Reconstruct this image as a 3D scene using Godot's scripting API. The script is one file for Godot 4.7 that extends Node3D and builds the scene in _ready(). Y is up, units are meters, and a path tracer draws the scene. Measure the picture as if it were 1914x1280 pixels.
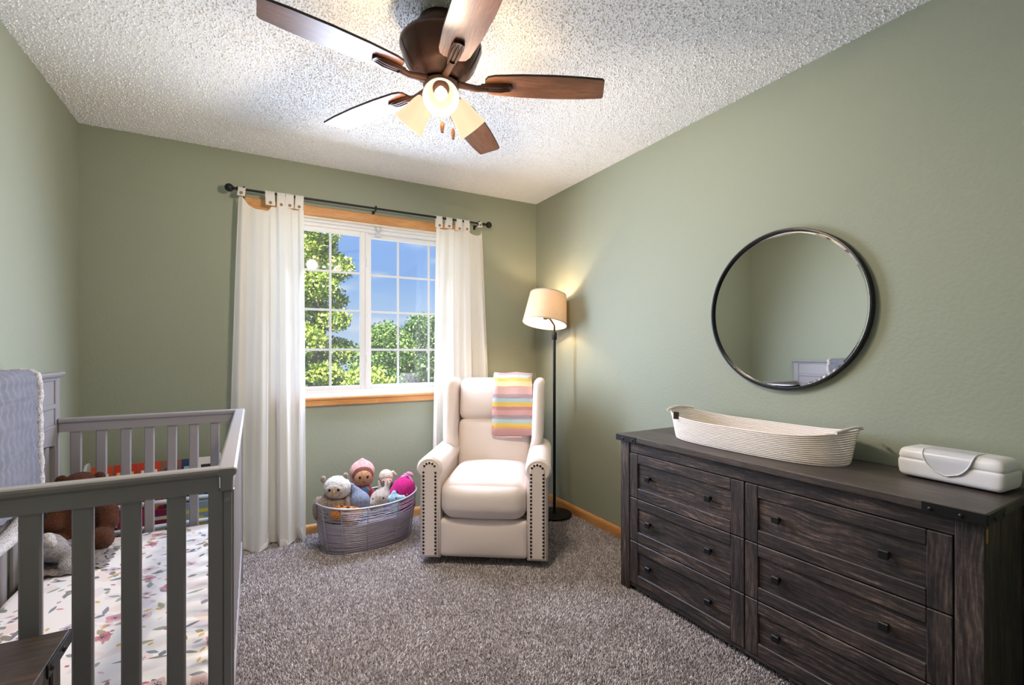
extends Node3D
# A nursery: sage walls, crib, recliner, dresser, ceiling fan and a window onto trees.

const LX := -0.822      # left wall
const RX := 2.085       # right wall
const BZ := -3.352      # back wall (with the window)
const NZ := 1.0         # wall behind the camera
const CH := 2.44        # ceiling height

var M := {}
var rng := RandomNumberGenerator.new()
var used := {}


# ------------------------------------------------------------------ geometry
class Geo:
	var st := SurfaceTool.new()
	var grp := 0
	func _init() -> void:
		st.begin(Mesh.PRIMITIVE_TRIANGLES)
		st.set_smooth_group(0)
	func smooth(on: bool) -> Geo:
		grp += 1
		st.set_smooth_group(grp if on else -1)
		return self
	# corners given counter-clockwise as seen from outside
	func tri(a: Vector3, b: Vector3, c: Vector3) -> void:
		st.add_vertex(a); st.add_vertex(c); st.add_vertex(b)
	func quad(a: Vector3, b: Vector3, c: Vector3, d: Vector3) -> void:
		tri(a, b, c); tri(a, c, d)
	func quad_uv(a: Vector3, b: Vector3, c: Vector3, d: Vector3, ua: Vector2, ub: Vector2, uc: Vector2, ud: Vector2) -> void:
		var p := [a, c, b, a, d, c]
		var u := [ua, uc, ub, ua, ud, uc]
		for i in 6:
			st.set_uv(u[i]); st.add_vertex(p[i])
	# chamfered box from corner lo to corner hi
	func box(lo: Vector3, hi: Vector3, bev := 0.003, xf := Transform3D.IDENTITY) -> Geo:
		st.set_smooth_group(-1)
		var c := (lo + hi) * 0.5
		var h := (hi - lo) * 0.5
		var bb: float = minf(bev, minf(h.x, minf(h.y, h.z)) * 0.9)
		var P := func(sx: float, sy: float, sz: float, ax: int) -> Vector3:
			var v := Vector3(sx * (h.x - (0.0 if ax == 0 else bb)), sy * (h.y - (0.0 if ax == 1 else bb)), sz * (h.z - (0.0 if ax == 2 else bb)))
			return xf * (c + v)
		for s in [-1.0, 1.0]:
			var f0: Vector3 = P.call(s, -1.0, -1.0, 0)
			var f1: Vector3 = P.call(s, 1.0, -1.0, 0)
			var f2: Vector3 = P.call(s, 1.0, 1.0, 0)
			var f3: Vector3 = P.call(s, -1.0, 1.0, 0)
			if s > 0: quad(f0, f1, f2, f3)
			else: quad(f3, f2, f1, f0)
			f0 = P.call(-1.0, s, -1.0, 1); f1 = P.call(-1.0, s, 1.0, 1); f2 = P.call(1.0, s, 1.0, 1); f3 = P.call(1.0, s, -1.0, 1)
			if s > 0: quad(f0, f1, f2, f3)
			else: quad(f3, f2, f1, f0)
			f0 = P.call(-1.0, -1.0, s, 2); f1 = P.call(1.0, -1.0, s, 2); f2 = P.call(1.0, 1.0, s, 2); f3 = P.call(-1.0, 1.0, s, 2)
			if s > 0: quad(f0, f1, f2, f3)
			else: quad(f3, f2, f1, f0)
		for a in [-1.0, 1.0]:
			for b in [-1.0, 1.0]:
				var flip: bool = a * b < 0
				edge4(P.call(-1.0, a, b, 1), P.call(1.0, a, b, 1), P.call(1.0, a, b, 2), P.call(-1.0, a, b, 2), flip)
				edge4(P.call(b, -1.0, a, 2), P.call(b, 1.0, a, 2), P.call(b, 1.0, a, 0), P.call(b, -1.0, a, 0), flip)
				edge4(P.call(a, b, -1.0, 0), P.call(a, b, 1.0, 0), P.call(a, b, 1.0, 1), P.call(a, b, -1.0, 1), flip)
				for d in [-1.0, 1.0]:
					if a * b * d > 0: tri(P.call(a, b, d, 0), P.call(a, b, d, 1), P.call(a, b, d, 2))
					else: tri(P.call(a, b, d, 2), P.call(a, b, d, 1), P.call(a, b, d, 0))
		return self
	func edge4(a: Vector3, b: Vector3, c: Vector3, d: Vector3, flip: bool) -> void:
		if flip: quad(a, b, c, d)
		else: quad(d, c, b, a)
	# surface of revolution about local y; profile of (radius, height), upwards on the outside
	func lathe(profile: Array, seg := 32, xf := Transform3D.IDENTITY, squash := Vector2.ONE) -> Geo:
		smooth(true)
		var last := Vector2.ZERO
		for i in profile.size() - 1:
			var p: Vector2 = profile[i]
			var q: Vector2 = profile[i + 1]
			var d := (q - p).normalized()
			if i > 0 and d.dot(last) < 0.8: smooth(true)
			last = d
			for k in seg:
				var a0 := TAU * k / seg
				var a1 := TAU * (k + 1) / seg
				var c0 := Vector2(cos(a0), -sin(a0)) * squash
				var c1 := Vector2(cos(a1), -sin(a1)) * squash
				var v0 := xf * Vector3(p.x * c0.x, p.y, p.x * c0.y)
				var v1 := xf * Vector3(p.x * c1.x, p.y, p.x * c1.y)
				var v2 := xf * Vector3(q.x * c1.x, q.y, q.x * c1.y)
				var v3 := xf * Vector3(q.x * c0.x, q.y, q.x * c0.y)
				if p.x > 1e-6: tri(v0, v1, v2 if q.x > 1e-6 else v3)
				if q.x > 1e-6: tri(v0, v2, v3)
		return self
	# round tube along points; r a number or a list of radii
	func tube(pts: Array, r, seg := 8, closed := false, flat := 1.0) -> Geo:
		smooth(true)
		var n := pts.size()
		var up := Vector3.UP
		var rings := []
		var t0: Vector3 = ((pts[1] if n > 1 else pts[0]) - pts[0]).normalized()
		if absf(t0.dot(up)) > 0.9: up = Vector3.RIGHT
		var side := t0.cross(up).normalized()
		for i in n:
			var a: Vector3 = pts[(i - 1 + n) % n] if closed else pts[maxi(i - 1, 0)]
			var b: Vector3 = pts[(i + 1) % n] if closed else pts[mini(i + 1, n - 1)]
			var t := (b - a).normalized()
			side = (side - t * side.dot(t)).normalized()
			var nor := side.cross(t).normalized()
			var rr: float = r[i] if r is Array else r
			var ring := []
			for k in seg:
				var an := TAU * k / seg
				ring.append(pts[i] + side * cos(an) * rr + nor * sin(an) * rr * flat)
			rings.append(ring)
		var m := n if closed else n - 1
		for i in m:
			var A: Array = rings[i]
			var B: Array = rings[(i + 1) % n]
			for k in seg:
				var k2 := (k + 1) % seg
				quad(A[k2], A[k], B[k], B[k2])
		if not closed:
			smooth(false)
			for k in range(1, seg - 1):
				tri(rings[0][0], rings[0][k], rings[0][k + 1])
				tri(rings[n - 1][0], rings[n - 1][k + 1], rings[n - 1][k])
		return self
	# outline in local xy (counter-clockwise), from z0 to z1, chamfered
	func extrude(poly: Array, z0: float, z1: float, xf := Transform3D.IDENTITY, bev := 0.0, smooth_side := false) -> Geo:
		var n := poly.size()
		var area := 0.0
		for i in n: area += poly[i].cross(poly[(i + 1) % n])
		if area < 0.0:
			poly = poly.duplicate()
			poly.reverse()
		var inn := []
		for i in n:
			var p: Vector2 = poly[i]
			var a: Vector2 = (p - poly[(i - 1 + n) % n]).normalized()
			var b: Vector2 = (poly[(i + 1) % n] - p).normalized()
			var na := Vector2(-a.y, a.x)
			var nb := Vector2(-b.y, b.x)
			var m := (na + nb)
			m = m / maxf(0.3, m.length_squared()) * 2.0
			inn.append(p + m * bev)
		var idx := Geometry2D.triangulate_polygon(PackedVector2Array(inn))
		smooth(false)
		for i in range(0, idx.size(), 3):
			var a2: Vector2 = inn[idx[i]]
			var b2: Vector2 = inn[idx[i + 1]]
			var c2: Vector2 = inn[idx[i + 2]]
			if (b2 - a2).cross(c2 - a2) < 0:
				var t := b2; b2 = c2; c2 = t
			tri(xf * Vector3(a2.x, a2.y, z1), xf * Vector3(b2.x, b2.y, z1), xf * Vector3(c2.x, c2.y, z1))
			tri(xf * Vector3(a2.x, a2.y, z0), xf * Vector3(c2.x, c2.y, z0), xf * Vector3(b2.x, b2.y, z0))
		var lv := [[inn, z0], [poly, z0 + bev], [poly, z1 - bev], [inn, z1]] if bev > 0 else [[poly, z0], [poly, z1]]
		smooth(smooth_side)
		for l in lv.size() - 1:
			if smooth_side: smooth(true)
			var A: Array = lv[l][0]
			var B: Array = lv[l + 1][0]
			for i in n:
				var j := (i + 1) % n
				quad(xf * Vector3(A[i].x, A[i].y, lv[l][1]), xf * Vector3(A[j].x, A[j].y, lv[l][1]), xf * Vector3(B[j].x, B[j].y, lv[l + 1][1]), xf * Vector3(B[i].x, B[i].y, lv[l + 1][1]))
		return self
	func ball(c: Vector3, r: Vector3, xf := Transform3D.IDENTITY, seg := 20, rings := 12, rough := 0.0) -> Geo:
		smooth(true)
		var P := func(i: int, k: int) -> Vector3:
			var th := PI * i / rings
			var ph := TAU * (k % seg) / seg
			var d := Vector3(sin(th) * cos(ph), cos(th), -sin(th) * sin(ph))
			var w := 1.0
			if rough > 0.0: w += rough * (sin(d.x * 23.0 + d.y * 17.0) * sin(d.z * 29.0 + d.y * 11.0))
			return xf * (c + d * r * w)
		for i in rings:
			for k in seg:
				if i > 0: tri(P.call(i, k), P.call(i + 1, k), P.call(i, k + 1))
				if i < rings - 1: tri(P.call(i, k + 1), P.call(i + 1, k), P.call(i + 1, k + 1))
		return self
	# soft box: rounded corners of radius r, faces bulging out by puff
	func cushion(lo: Vector3, hi: Vector3, r: float, puff := Vector3.ZERO, xf := Transform3D.IDENTITY, n := 12, warp = null) -> Geo:
		smooth(true)
		var c := (lo + hi) * 0.5
		var h := (hi - lo) * 0.5
		var inner := Vector3(maxf(h.x - r, 0.0), maxf(h.y - r, 0.0), maxf(h.z - r, 0.0))
		var P := func(v: Vector3) -> Vector3:
			var q := v * h
			var core := q.clamp(-inner, inner)
			var d := q - core
			var out := core
			if d.length() > 1e-9: out = core + d.normalized() * r
			out += Vector3(signf(v.x) * puff.x * absf(v.x) * (1.0 - v.y * v.y) * (1.0 - v.z * v.z), signf(v.y) * puff.y * absf(v.y) * (1.0 - v.x * v.x) * (1.0 - v.z * v.z), signf(v.z) * puff.z * absf(v.z) * (1.0 - v.x * v.x) * (1.0 - v.y * v.y))
			out = c + out
			if warp != null: out = warp.call(out)
			return xf * out
		var T := func(i: int) -> float:
			var t := float(i) / n * 2.0 - 1.0
			return signf(t) * (1.0 - pow(1.0 - absf(t), 1.6))
		for ax in 3:
			for s in [-1.0, 1.0]:
				for i in n:
					for j in n:
						var q := []
						for e in [[0, 0], [1, 0], [1, 1], [0, 1]]:
							var v := Vector3.ZERO
							v[ax] = s
							v[(ax + 1) % 3] = T.call(i + e[0])
							v[(ax + 2) % 3] = T.call(j + e[1])
							q.append(P.call(v))
						if s > 0: quad(q[0], q[1], q[2], q[3])
						else: quad(q[3], q[2], q[1], q[0])
		return self
	# blended tapered bones and blobs, meshed as surface nets. bones: [a, b, ra, rb]; a fifth entry squashes (Vector3 scale about a)
	func blob(bones: Array, cell: float, k := 0.02) -> Geo:
		smooth(true)
		var lo := Vector3.INF
		var hi := -Vector3.INF
		for b in bones:
			var rr: float = maxf(b[2], b[3])
			for e in [b[0], b[1]]:
				lo = lo.min(e - Vector3.ONE * rr); hi = hi.max(e + Vector3.ONE * rr)
		lo -= Vector3.ONE * cell * 2.5
		var nx := int((hi.x - lo.x) / cell) + 4
		var ny := int((hi.y - lo.y) / cell) + 4
		var nz := int((hi.z - lo.z) / cell) + 4
		var f := PackedFloat32Array()
		f.resize(nx * ny * nz)
		f.fill(1.0)
		for b in bones:
			var a: Vector3 = b[0]
			var ba: Vector3 = b[1] - a
			var l2 := maxf(ba.length_squared(), 1e-9)
			var ra: float = b[2]
			var rb: float = b[3]
			var reach := maxf(ra, rb) + k * 2.0 + cell * 2.0
			var i0 := ((a.min(b[1]) - Vector3.ONE * reach - lo) / cell).floor()
			var i1 := ((a.max(b[1]) + Vector3.ONE * reach - lo) / cell).ceil()
			for z in range(maxi(0, int(i0.z)), mini(nz, int(i1.z) + 1)):
				for y in range(maxi(0, int(i0.y)), mini(ny, int(i1.y) + 1)):
					for x in range(maxi(0, int(i0.x)), mini(nx, int(i1.x) + 1)):
						var pa := lo + Vector3(x, y, z) * cell - a
						var t := clampf(pa.dot(ba) / l2, 0.0, 1.0)
						var d := (pa - ba * t).length() - lerpf(ra, rb, t)
						var at := (z * ny + y) * nx + x
						var o := f[at]
						var hh := maxf(k - absf(o - d), 0.0) / k
						f[at] = minf(o, d) - hh * hh * k * 0.25
		var vid := {}
		var stride := [1, nx, nx * ny]
		var offs := [0, 1, nx, nx + 1, nx * ny, nx * ny + 1, nx * ny + nx, nx * ny + nx + 1]
		for z in nz - 1:
			for y in ny - 1:
				for x in nx - 1:
					var at := (z * ny + y) * nx + x
					var m := 0
					for e in 8:
						if f[at + offs[e]] < 0.0: m += 1
					if m == 0 or m == 8: continue
					var sum := Vector3.ZERO
					var cnt := 0
					for e in 8:
						for ax in 3:
							if e & (1 << ax): continue
							var g := e | (1 << ax)
							var v0 := f[at + offs[e]]
							var v1 := f[at + offs[g]]
							if (v0 < 0.0) != (v1 < 0.0):
								var p := Vector3(e & 1, (e >> 1) & 1, (e >> 2) & 1)
								p[ax] += v0 / (v0 - v1)
								sum += p; cnt += 1
					vid[at] = lo + (Vector3(x, y, z) + sum / cnt) * cell
		for z in range(1, nz - 1):
			for y in range(1, ny - 1):
				for x in range(1, nx - 1):
					var at := (z * ny + y) * nx + x
					var s0 := f[at] < 0.0
					for ax in 3:
						if s0 == (f[at + stride[ax]] < 0.0): continue
						var u: int = stride[(ax + 1) % 3]
						var v: int = stride[(ax + 2) % 3]
						var q := [vid[at - u - v], vid[at - v], vid[at], vid[at - u]]
						if s0: quad(q[0], q[1], q[2], q[3])
						else: quad(q[3], q[2], q[1], q[0])
		return self
	func mesh() -> ArrayMesh:
		st.generate_normals()
		return st.commit()


# ------------------------------------------------------------------ scene helpers
func numbered(called: String) -> String:
	var n: int = used.get(called, 0)
	used[called] = n + 1
	return called if n == 0 else "%s_%03d" % [called, n]

func thing(called: String, label: String, category: String, at := Vector3.ZERO, turn := 0.0, group := "") -> Node3D:
	var o := Node3D.new()
	o.name = numbered(called)
	add_child(o)
	o.position = at
	o.rotation.y = turn
	o.set_meta("label", label)
	o.set_meta("category", category)
	if group: o.set_meta("group", group)
	return o

func part(parent: Node, called: String, g, m: Material, label := "") -> MeshInstance3D:
	var o := MeshInstance3D.new()
	o.name = called
	o.mesh = g.mesh() if g is Geo else g
	o.material_override = m
	parent.add_child(o, true)
	if label: o.set_meta("label", label)
	return o

func single(called: String, label: String, category: String, g: Geo, m: Material, at := Vector3.ZERO, turn := 0.0, group := "") -> MeshInstance3D:
	var o := part(self, numbered(called), g, m, label)
	o.position = at
	o.rotation.y = turn
	o.set_meta("category", category)
	if group: o.set_meta("group", group)
	return o

func struct(called: String, g: Geo, m: Material, label := "") -> MeshInstance3D:
	var o := part(self, called, g, m, label)
	o.set_meta("kind", "structure")
	return o

func rot(axis: Vector3, deg: float, at := Vector3.ZERO) -> Transform3D:
	return Transform3D(Basis(axis.normalized(), deg_to_rad(deg)), at)

# a transform whose y axis points along d
func along(d: Vector3, at := Vector3.ZERO) -> Transform3D:
	var y := d.normalized()
	var x := (Vector3.UP if absf(y.y) < 0.9 else Vector3.RIGHT).cross(y).normalized()
	return Transform3D(Basis(x, y, x.cross(y)), at)

func c8(r: int, g: int, b: int) -> Color:
	return Color(r / 255.0, g / 255.0, b / 255.0)

func mat(col: Color, rough := 0.6, metal := 0.0) -> StandardMaterial3D:
	var m := StandardMaterial3D.new()
	m.albedo_color = col
	m.roughness = rough
	m.metallic = metal
	return m

func noise_tex(freq: float, ramp := [], size := 512, type := FastNoiseLite.TYPE_SIMPLEX_SMOOTH, octaves := 3, seed_ := 1) -> NoiseTexture2D:
	var f := FastNoiseLite.new()
	f.noise_type = type
	f.frequency = freq
	f.fractal_octaves = octaves
	f.seed = seed_
	var t := NoiseTexture2D.new()
	t.width = size
	t.height = size
	t.seamless = true
	t.noise = f
	if ramp.size():
		var g := Gradient.new()
		var offs := PackedFloat32Array()
		var cols := PackedColorArray()
		for i in ramp.size():
			offs.append(ramp[i][0]); cols.append(ramp[i][1])
		g.offsets = offs
		g.colors = cols
		t.color_ramp = g
	return t

func tri_map(m: StandardMaterial3D, scale_: float, world := false) -> StandardMaterial3D:
	m.uv1_triplanar = true
	m.uv1_world_triplanar = world
	m.uv1_scale = Vector3.ONE * scale_
	m.uv1_triplanar_sharpness = 8.0
	return m

func relief(m: StandardMaterial3D, t: Texture2D, cm: float) -> StandardMaterial3D:
	m.heightmap_enabled = true
	m.heightmap_texture = t
	m.heightmap_scale = cm
	return m

func grey_ramp(a := 0.0, b := 1.0) -> Array:
	return [[0.0, Color(a, a, a)], [1.0, Color(b, b, b)]]

# wood: grain runs along u (or along v); three tones, fine streaks, broad boards of tone
func wood_tex(dark: Color, mid: Color, light: Color, seed_: int, upright := false, streak := 1.0, w := 512, h := 512) -> ImageTexture:
	var f := FastNoiseLite.new()
	f.noise_type = FastNoiseLite.TYPE_SIMPLEX_SMOOTH
	f.frequency = 1.0
	f.fractal_octaves = 3
	f.seed = seed_
	var data := PackedByteArray()
	data.resize(w * h * 3)
	for y in h:
		for x in w:
			var u := float(y if upright else x) / w
			var v := float(x if upright else y) / h
			var bend := f.get_noise_2d(u * 2.2, v * 3.0 + 40.0) * 0.022
			var broad := f.get_noise_2d(u * 2.0, v * 7.0 + bend * 8.0) * 0.5 + 0.5
			var fine := f.get_noise_2d(u * 5.0 + 9.0, (v + bend) * 85.0) * 0.5 + 0.5
			var hair := f.get_noise_2d(u * 26.0 + 3.0, (v + bend * 0.5) * 150.0) * 0.5 + 0.5
			var cut := f.get_noise_2d(u * 120.0, v * 9.0 + 77.0) * 0.5 + 0.5
			var t := clampf(broad * 0.75 + (fine - 0.5) * 0.9 * streak + (hair - 0.5) * 0.45 * streak + (cut - 0.5) * 0.12 * streak, 0.0, 1.0)
			var c := dark.lerp(mid, clampf(t * 1.8, 0.0, 1.0))
			c = c.lerp(light, clampf((t - 0.56) * 2.3, 0.0, 1.0))
			var at := (y * w + x) * 3
			data[at] = int(c.r * 255.0); data[at + 1] = int(c.g * 255.0); data[at + 2] = int(c.b * 255.0)
	return ImageTexture.create_from_image(Image.create_from_data(w, h, false, Image.FORMAT_RGB8, data))

func wood_mat(tex: Texture2D, rough := 0.5, scale_ := 1.0, spec := 0.5) -> StandardMaterial3D:
	var m := mat(Color.WHITE, rough)
	m.albedo_texture = tex
	m.metallic_specular = spec
	return tri_map(m, scale_)


# ------------------------------------------------------------------ the scene
func _ready() -> void:
	rng.seed = 7
	# camera: level, turned 29 degrees right of the window wall's normal
	var cam := Camera3D.new()
	cam.name = "camera"
	add_child(cam)
	cam.position = Vector3(0, 1.2076, 0)
	cam.rotation.y = deg_to_rad(-28.95)
	cam.projection = Camera3D.PROJECTION_FRUSTUM
	cam.near = 0.05
	cam.far = 300.0
	cam.size = 0.05 * 1280.0 / 877.0
	cam.frustum_offset = Vector2(0, 0.05 * 16.0 / 877.0)
	cam.current = true
	# sky, exposure
	var we := WorldEnvironment.new()
	we.name = "world_environment"
	var env := Environment.new()
	env.background_mode = Environment.BG_SKY
	var sky := Sky.new()
	sky.sky_material = sky_material()
	env.sky = sky
	env.background_energy_multiplier = 0.88
	env.tonemap_mode = Environment.TONE_MAPPER_LINEAR
	env.tonemap_exposure = 1.08
	env.sdfgi_enabled = true
	env.ssao_enabled = true
	env.ssil_enabled = true
	we.environment = env
	add_child(we)
	# the sun stands behind the house: it lights the trees and not the room
	var sun := DirectionalLight3D.new()
	sun.name = "sun"
	sun.light_color = c8(255, 244, 222)
	sun.light_energy = 6.5
	sun.light_angular_distance = 0.6
	sun.shadow_enabled = true
	add_child(sun)
	sun.look_at_from_position(Vector3(-3, 9, 6), Vector3(0, 0, 0))
	# daylight that comes in through the window between the curtains, mostly downward from the sky
	for k in 3:
		var day := AreaLight3D.new()
		day.name = "window_daylight"
		day.area_size = Vector2(0.82, 0.345)
		day.light_color = c8(214, 227, 255)
		day.light_energy = 2.0
		day.area_range = 12.0
		day.shadow_enabled = true
		add_child(day, true)
		day.position = Vector3(0.725, 1.14 + 0.35 * k, BZ + 0.16)
		day.rotation = Vector3(deg_to_rad(-22.0), PI, 0)
	# and the same daylight on the panes themselves: it backlights the curtains and the jamb
	var sheen := AreaLight3D.new()
	sheen.name = "pane_daylight"
	sheen.area_size = Vector2(1.34, 1.10)
	sheen.light_color = c8(226, 236, 255)
	sheen.light_energy = 0.55
	sheen.area_range = 12.0
	sheen.shadow_enabled = true
	add_child(sheen)
	sheen.position = Vector3(0.705, 1.49, BZ - 0.22)
	sheen.rotation.y = PI
	make_materials()
	shell()
	window()
	outside()
	crib()
	dresser()
	recliner()
	fan()
	curtains()
	floor_lamp()
	mirror()
	rope_basket()
	wipe_case()
	nightstand()
	book_rack()
	crib_things()
	toy_basket()
	carpet_pile()
	popcorn()


func sky_material() -> Material:
	var w := 1024
	var h := 512
	var f := FastNoiseLite.new()
	f.noise_type = FastNoiseLite.TYPE_SIMPLEX_SMOOTH
	f.frequency = 1.0
	f.fractal_octaves = 4
	f.seed = 12
	var data := PackedByteArray()
	data.resize(w * h * 3)
	var hor := c8(205, 226, 250)
	var low := c8(150, 195, 252)
	var top := c8(84, 143, 240)
	for y in h:
		var el := 90.0 - (y + 0.5) / h * 180.0
		var base := hor.lerp(low, clampf(el / 9.0, 0.0, 1.0)).lerp(top, clampf((el - 5.0) / 26.0, 0.0, 1.0))
		for x in w:
			var c := base
			if el > 0.0:
				var az := TAU * x / w
				var d := Vector3(cos(az) * 4.0, el * 0.42, sin(az) * 4.0)
				var n := f.get_noise_3dv(d) - 0.12
				c = base.lerp(Color(0.97, 0.98, 1.0), clampf(n * 2.6, 0.0, 0.8))
			var at := (y * w + x) * 3
			data[at] = int(c.r * 255.0); data[at + 1] = int(c.g * 255.0); data[at + 2] = int(c.b * 255.0)
	var m := PanoramaSkyMaterial.new()
	m.panorama = ImageTexture.create_from_image(Image.create_from_data(w, h, false, Image.FORMAT_RGB8, data))
	return m


func make_materials() -> void:
	var fine := noise_tex(0.06, grey_ramp(), 512, FastNoiseLite.TYPE_SIMPLEX_SMOOTH, 4, 3)
	M.fine = fine
	M.mottle = noise_tex(0.03, [[0.0, Color(0.74, 0.72, 0.70)], [0.45, Color(0.93, 0.92, 0.91)], [1.0, Color(1, 1, 1)]], 256, FastNoiseLite.TYPE_SIMPLEX, 4, 33)
	# painted walls, orange-peel relief
	M.wall = relief(tri_map(mat(c8(153, 159, 141), 0.62), 1.6, true), fine, 0.05)
	M.wall.metallic_specular = 0.35
	# popcorn ceiling
	M.ceiling = mat(c8(240, 239, 237), 0.95)
	tri_map(M.ceiling, 1.7, true)
	# carpet
	M.carpet = mat(Color.WHITE, 1.0)
	M.carpet.albedo_texture = noise_tex(0.16, [[0.0, c8(92, 82, 80)], [0.45, c8(126, 115, 112)], [0.7, c8(152, 141, 138)], [1.0, c8(176, 166, 162)]], 1024, FastNoiseLite.TYPE_SIMPLEX, 3, 21)
	tri_map(M.carpet, 1.5, true)
	relief(M.carpet, noise_tex(0.13, grey_ramp(), 1024, FastNoiseLite.TYPE_SIMPLEX, 2, 22), 0.8)
	M.pile = mat(Color.WHITE, 1.0)
	M.pile.vertex_color_use_as_albedo = true
	# oak trim
	M.oak = wood_mat(wood_tex(c8(190, 128, 70), c8(214, 158, 98), c8(228, 180, 124), 5, false, 0.7), 0.4, 1.3)
	M.white_vinyl = mat(c8(240, 241, 243), 0.35)
	M.jamb = mat(c8(246, 240, 226), 0.5)
	M.glass = mat(Color(0.95, 0.98, 1.0, 0.04), 0.02)
	M.glass.transparency = BaseMaterial3D.TRANSPARENCY_ALPHA
	M.muntin = mat(c8(226, 231, 238), 0.4)
	# dark barnwood of dresser and nightstand: level and upright grain
	var wd := c8(33, 29, 30)
	var wm := c8(72, 61, 56)
	var wl := c8(134, 112, 99)
	M.barn = wood_mat(wood_tex(wd, wm, wl, 31, false, 1.25, 1024, 1024), 0.5)
	M.barn2 = wood_mat(wood_tex(wd, wm.darkened(0.1), wl, 47, false, 1.25, 1024, 1024), 0.5)
	M.barn_up = wood_mat(wood_tex(wd, wm, wl.darkened(0.1), 53, true, 1.2, 1024, 1024), 0.5)
	M.barn_top = wood_mat(wood_tex(c8(52, 47, 45), c8(84, 74, 69), c8(112, 97, 87), 61, false, 0.8), 0.42)
	M.recess = wood_mat(wood_tex(wd, wm, wl, 67), 0.6)
	M.black = mat(c8(22, 22, 24), 0.45, 0.3)
	M.bolt = mat(c8(60, 60, 64), 0.3, 0.9)
	M.gold = mat(c8(205, 160, 80), 0.35, 0.6)
	# crib paint
	M.crib = mat(c8(151, 147, 150), 0.38)
	M.crib.metallic_specular = 0.5
	M.steel = mat(c8(180, 180, 186), 0.3, 0.9)
	# recliner
	M.linen = mat(c8(222, 209, 201), 0.9)
	tri_map(M.linen, 3.0)
	relief(M.linen, noise_tex(0.35, grey_ramp(), 512, FastNoiseLite.TYPE_SIMPLEX, 2, 14), 0.06)
	M.linen.rim_enabled = true
	M.linen.rim = 0.3
	M.nail = mat(c8(52, 40, 34), 0.35, 0.7)
	# fan
	M.bronze = mat(c8(62, 43, 38), 0.30, 0.55)
	M.blade = wood_mat(wood_tex(c8(86, 54, 38), c8(122, 80, 56), c8(150, 106, 76), 71, false, 0.8), 0.33, 1.4, 0.5)
	M.blade_edge = mat(c8(34, 26, 24), 0.5)
	M.shade_glass = mat(c8(22, 21, 19), 0.5)   # the glass passes light on rather than reflecting it
	M.shade_glass.emission_enabled = true
	M.shade_glass.emission = c8(255, 232, 188)
	M.shade_glass.emission_energy_multiplier = 0.9
	M.bulb = mat(c8(22, 21, 19), 0.4)
	M.bulb.emission_enabled = true
	M.bulb.emission = c8(255, 238, 205)
	M.bulb.emission_energy_multiplier = 4.0
	M.fob = wood_mat(wood_tex(c8(84, 54, 32), c8(116, 78, 46), c8(140, 100, 64), 81), 0.4, 3.0)
	# cloth
	M.curtain = mat(c8(250, 247, 240), 0.95)
	M.curtain.backlight_enabled = true
	M.curtain.backlight = Color(0.9, 0.9, 0.9)
	tri_map(M.curtain, 4.0)
	relief(M.curtain, noise_tex(0.4, grey_ramp(), 512, FastNoiseLite.TYPE_SIMPLEX, 1, 15), 0.02)
	M.button = mat(c8(150, 116, 84), 0.5)
	M.lamp_shade = mat(c8(236, 214, 186), 0.95)
	M.lamp_shade.backlight_enabled = true
	M.lamp_shade.backlight = Color(0.28, 0.23, 0.17)
	var weave := weave_tex(c8(240, 218, 190), c8(216, 188, 154))
	M.lamp_shade.albedo_color = Color.WHITE
	M.lamp_shade.albedo_texture = weave
	tri_map(M.lamp_shade, 4.0)
	M.shade_band = mat(c8(196, 176, 156), 0.9)
	M.mirror = mat(c8(232, 234, 232), 0.015, 1.0)
	M.frame_black = mat(c8(30, 30, 33), 0.32, 0.5)
	M.rope = mat(c8(240, 230, 220), 0.95)
	tri_map(M.rope, 8.0)
	relief(M.rope, noise_tex(0.3, grey_ramp(), 256, FastNoiseLite.TYPE_SIMPLEX, 1, 17), 0.1)
	M.leather = mat(c8(58, 40, 32), 0.6)
	M.plastic = mat(c8(232, 230, 232), 0.35)
	M.plastic_clear = mat(c8(205, 206, 212), 0.3)
	M.paper = mat(c8(236, 232, 222), 0.8)
	M.stand_top = wood_mat(wood_tex(c8(52, 46, 46), c8(84, 70, 64), c8(118, 94, 78), 91, true, 0.8), 0.42)
	M.stand_top2 = wood_mat(wood_tex(c8(66, 52, 46), c8(106, 82, 68), c8(136, 108, 88), 97, true, 0.8), 0.42)
	M.throw = mat(Color.WHITE, 0.95)
	M.throw.albedo_texture = stripes_tex(104.0)
	M.throw_edge = mat(c8(232, 190, 186), 0.95)
	M.plush_grey = plush(c8(186, 183, 184))
	M.plush_white = plush(c8(232, 228, 226))
	M.plush_brown = plush(c8(94, 52, 29))


func plush(col: Color) -> StandardMaterial3D:
	var m := mat(col, 1.0)
	m.albedo_texture = M.mottle
	tri_map(m, 6.0)
	relief(m, M.fine, 0.5)
	m.rim_enabled = true
	m.rim = 0.5
	m.rim_tint = 0.6
	return m


func weave_tex(a: Color, b: Color) -> ImageTexture:
	var f := FastNoiseLite.new()
	f.frequency = 1.0
	f.seed = 5
	var n := 256
	var im := Image.create(n, n, false, Image.FORMAT_RGB8)
	for y in n:
		for x in n:
			var t := 0.5 + 0.45 * f.get_noise_2d(x * 0.9, y * 0.03) + 0.45 * f.get_noise_2d(x * 0.03 + 50.0, y * 0.9)
			im.set_pixel(x, y, a.lerp(b, clampf(t, 0.0, 1.0)))
	return ImageTexture.create_from_image(im)


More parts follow.
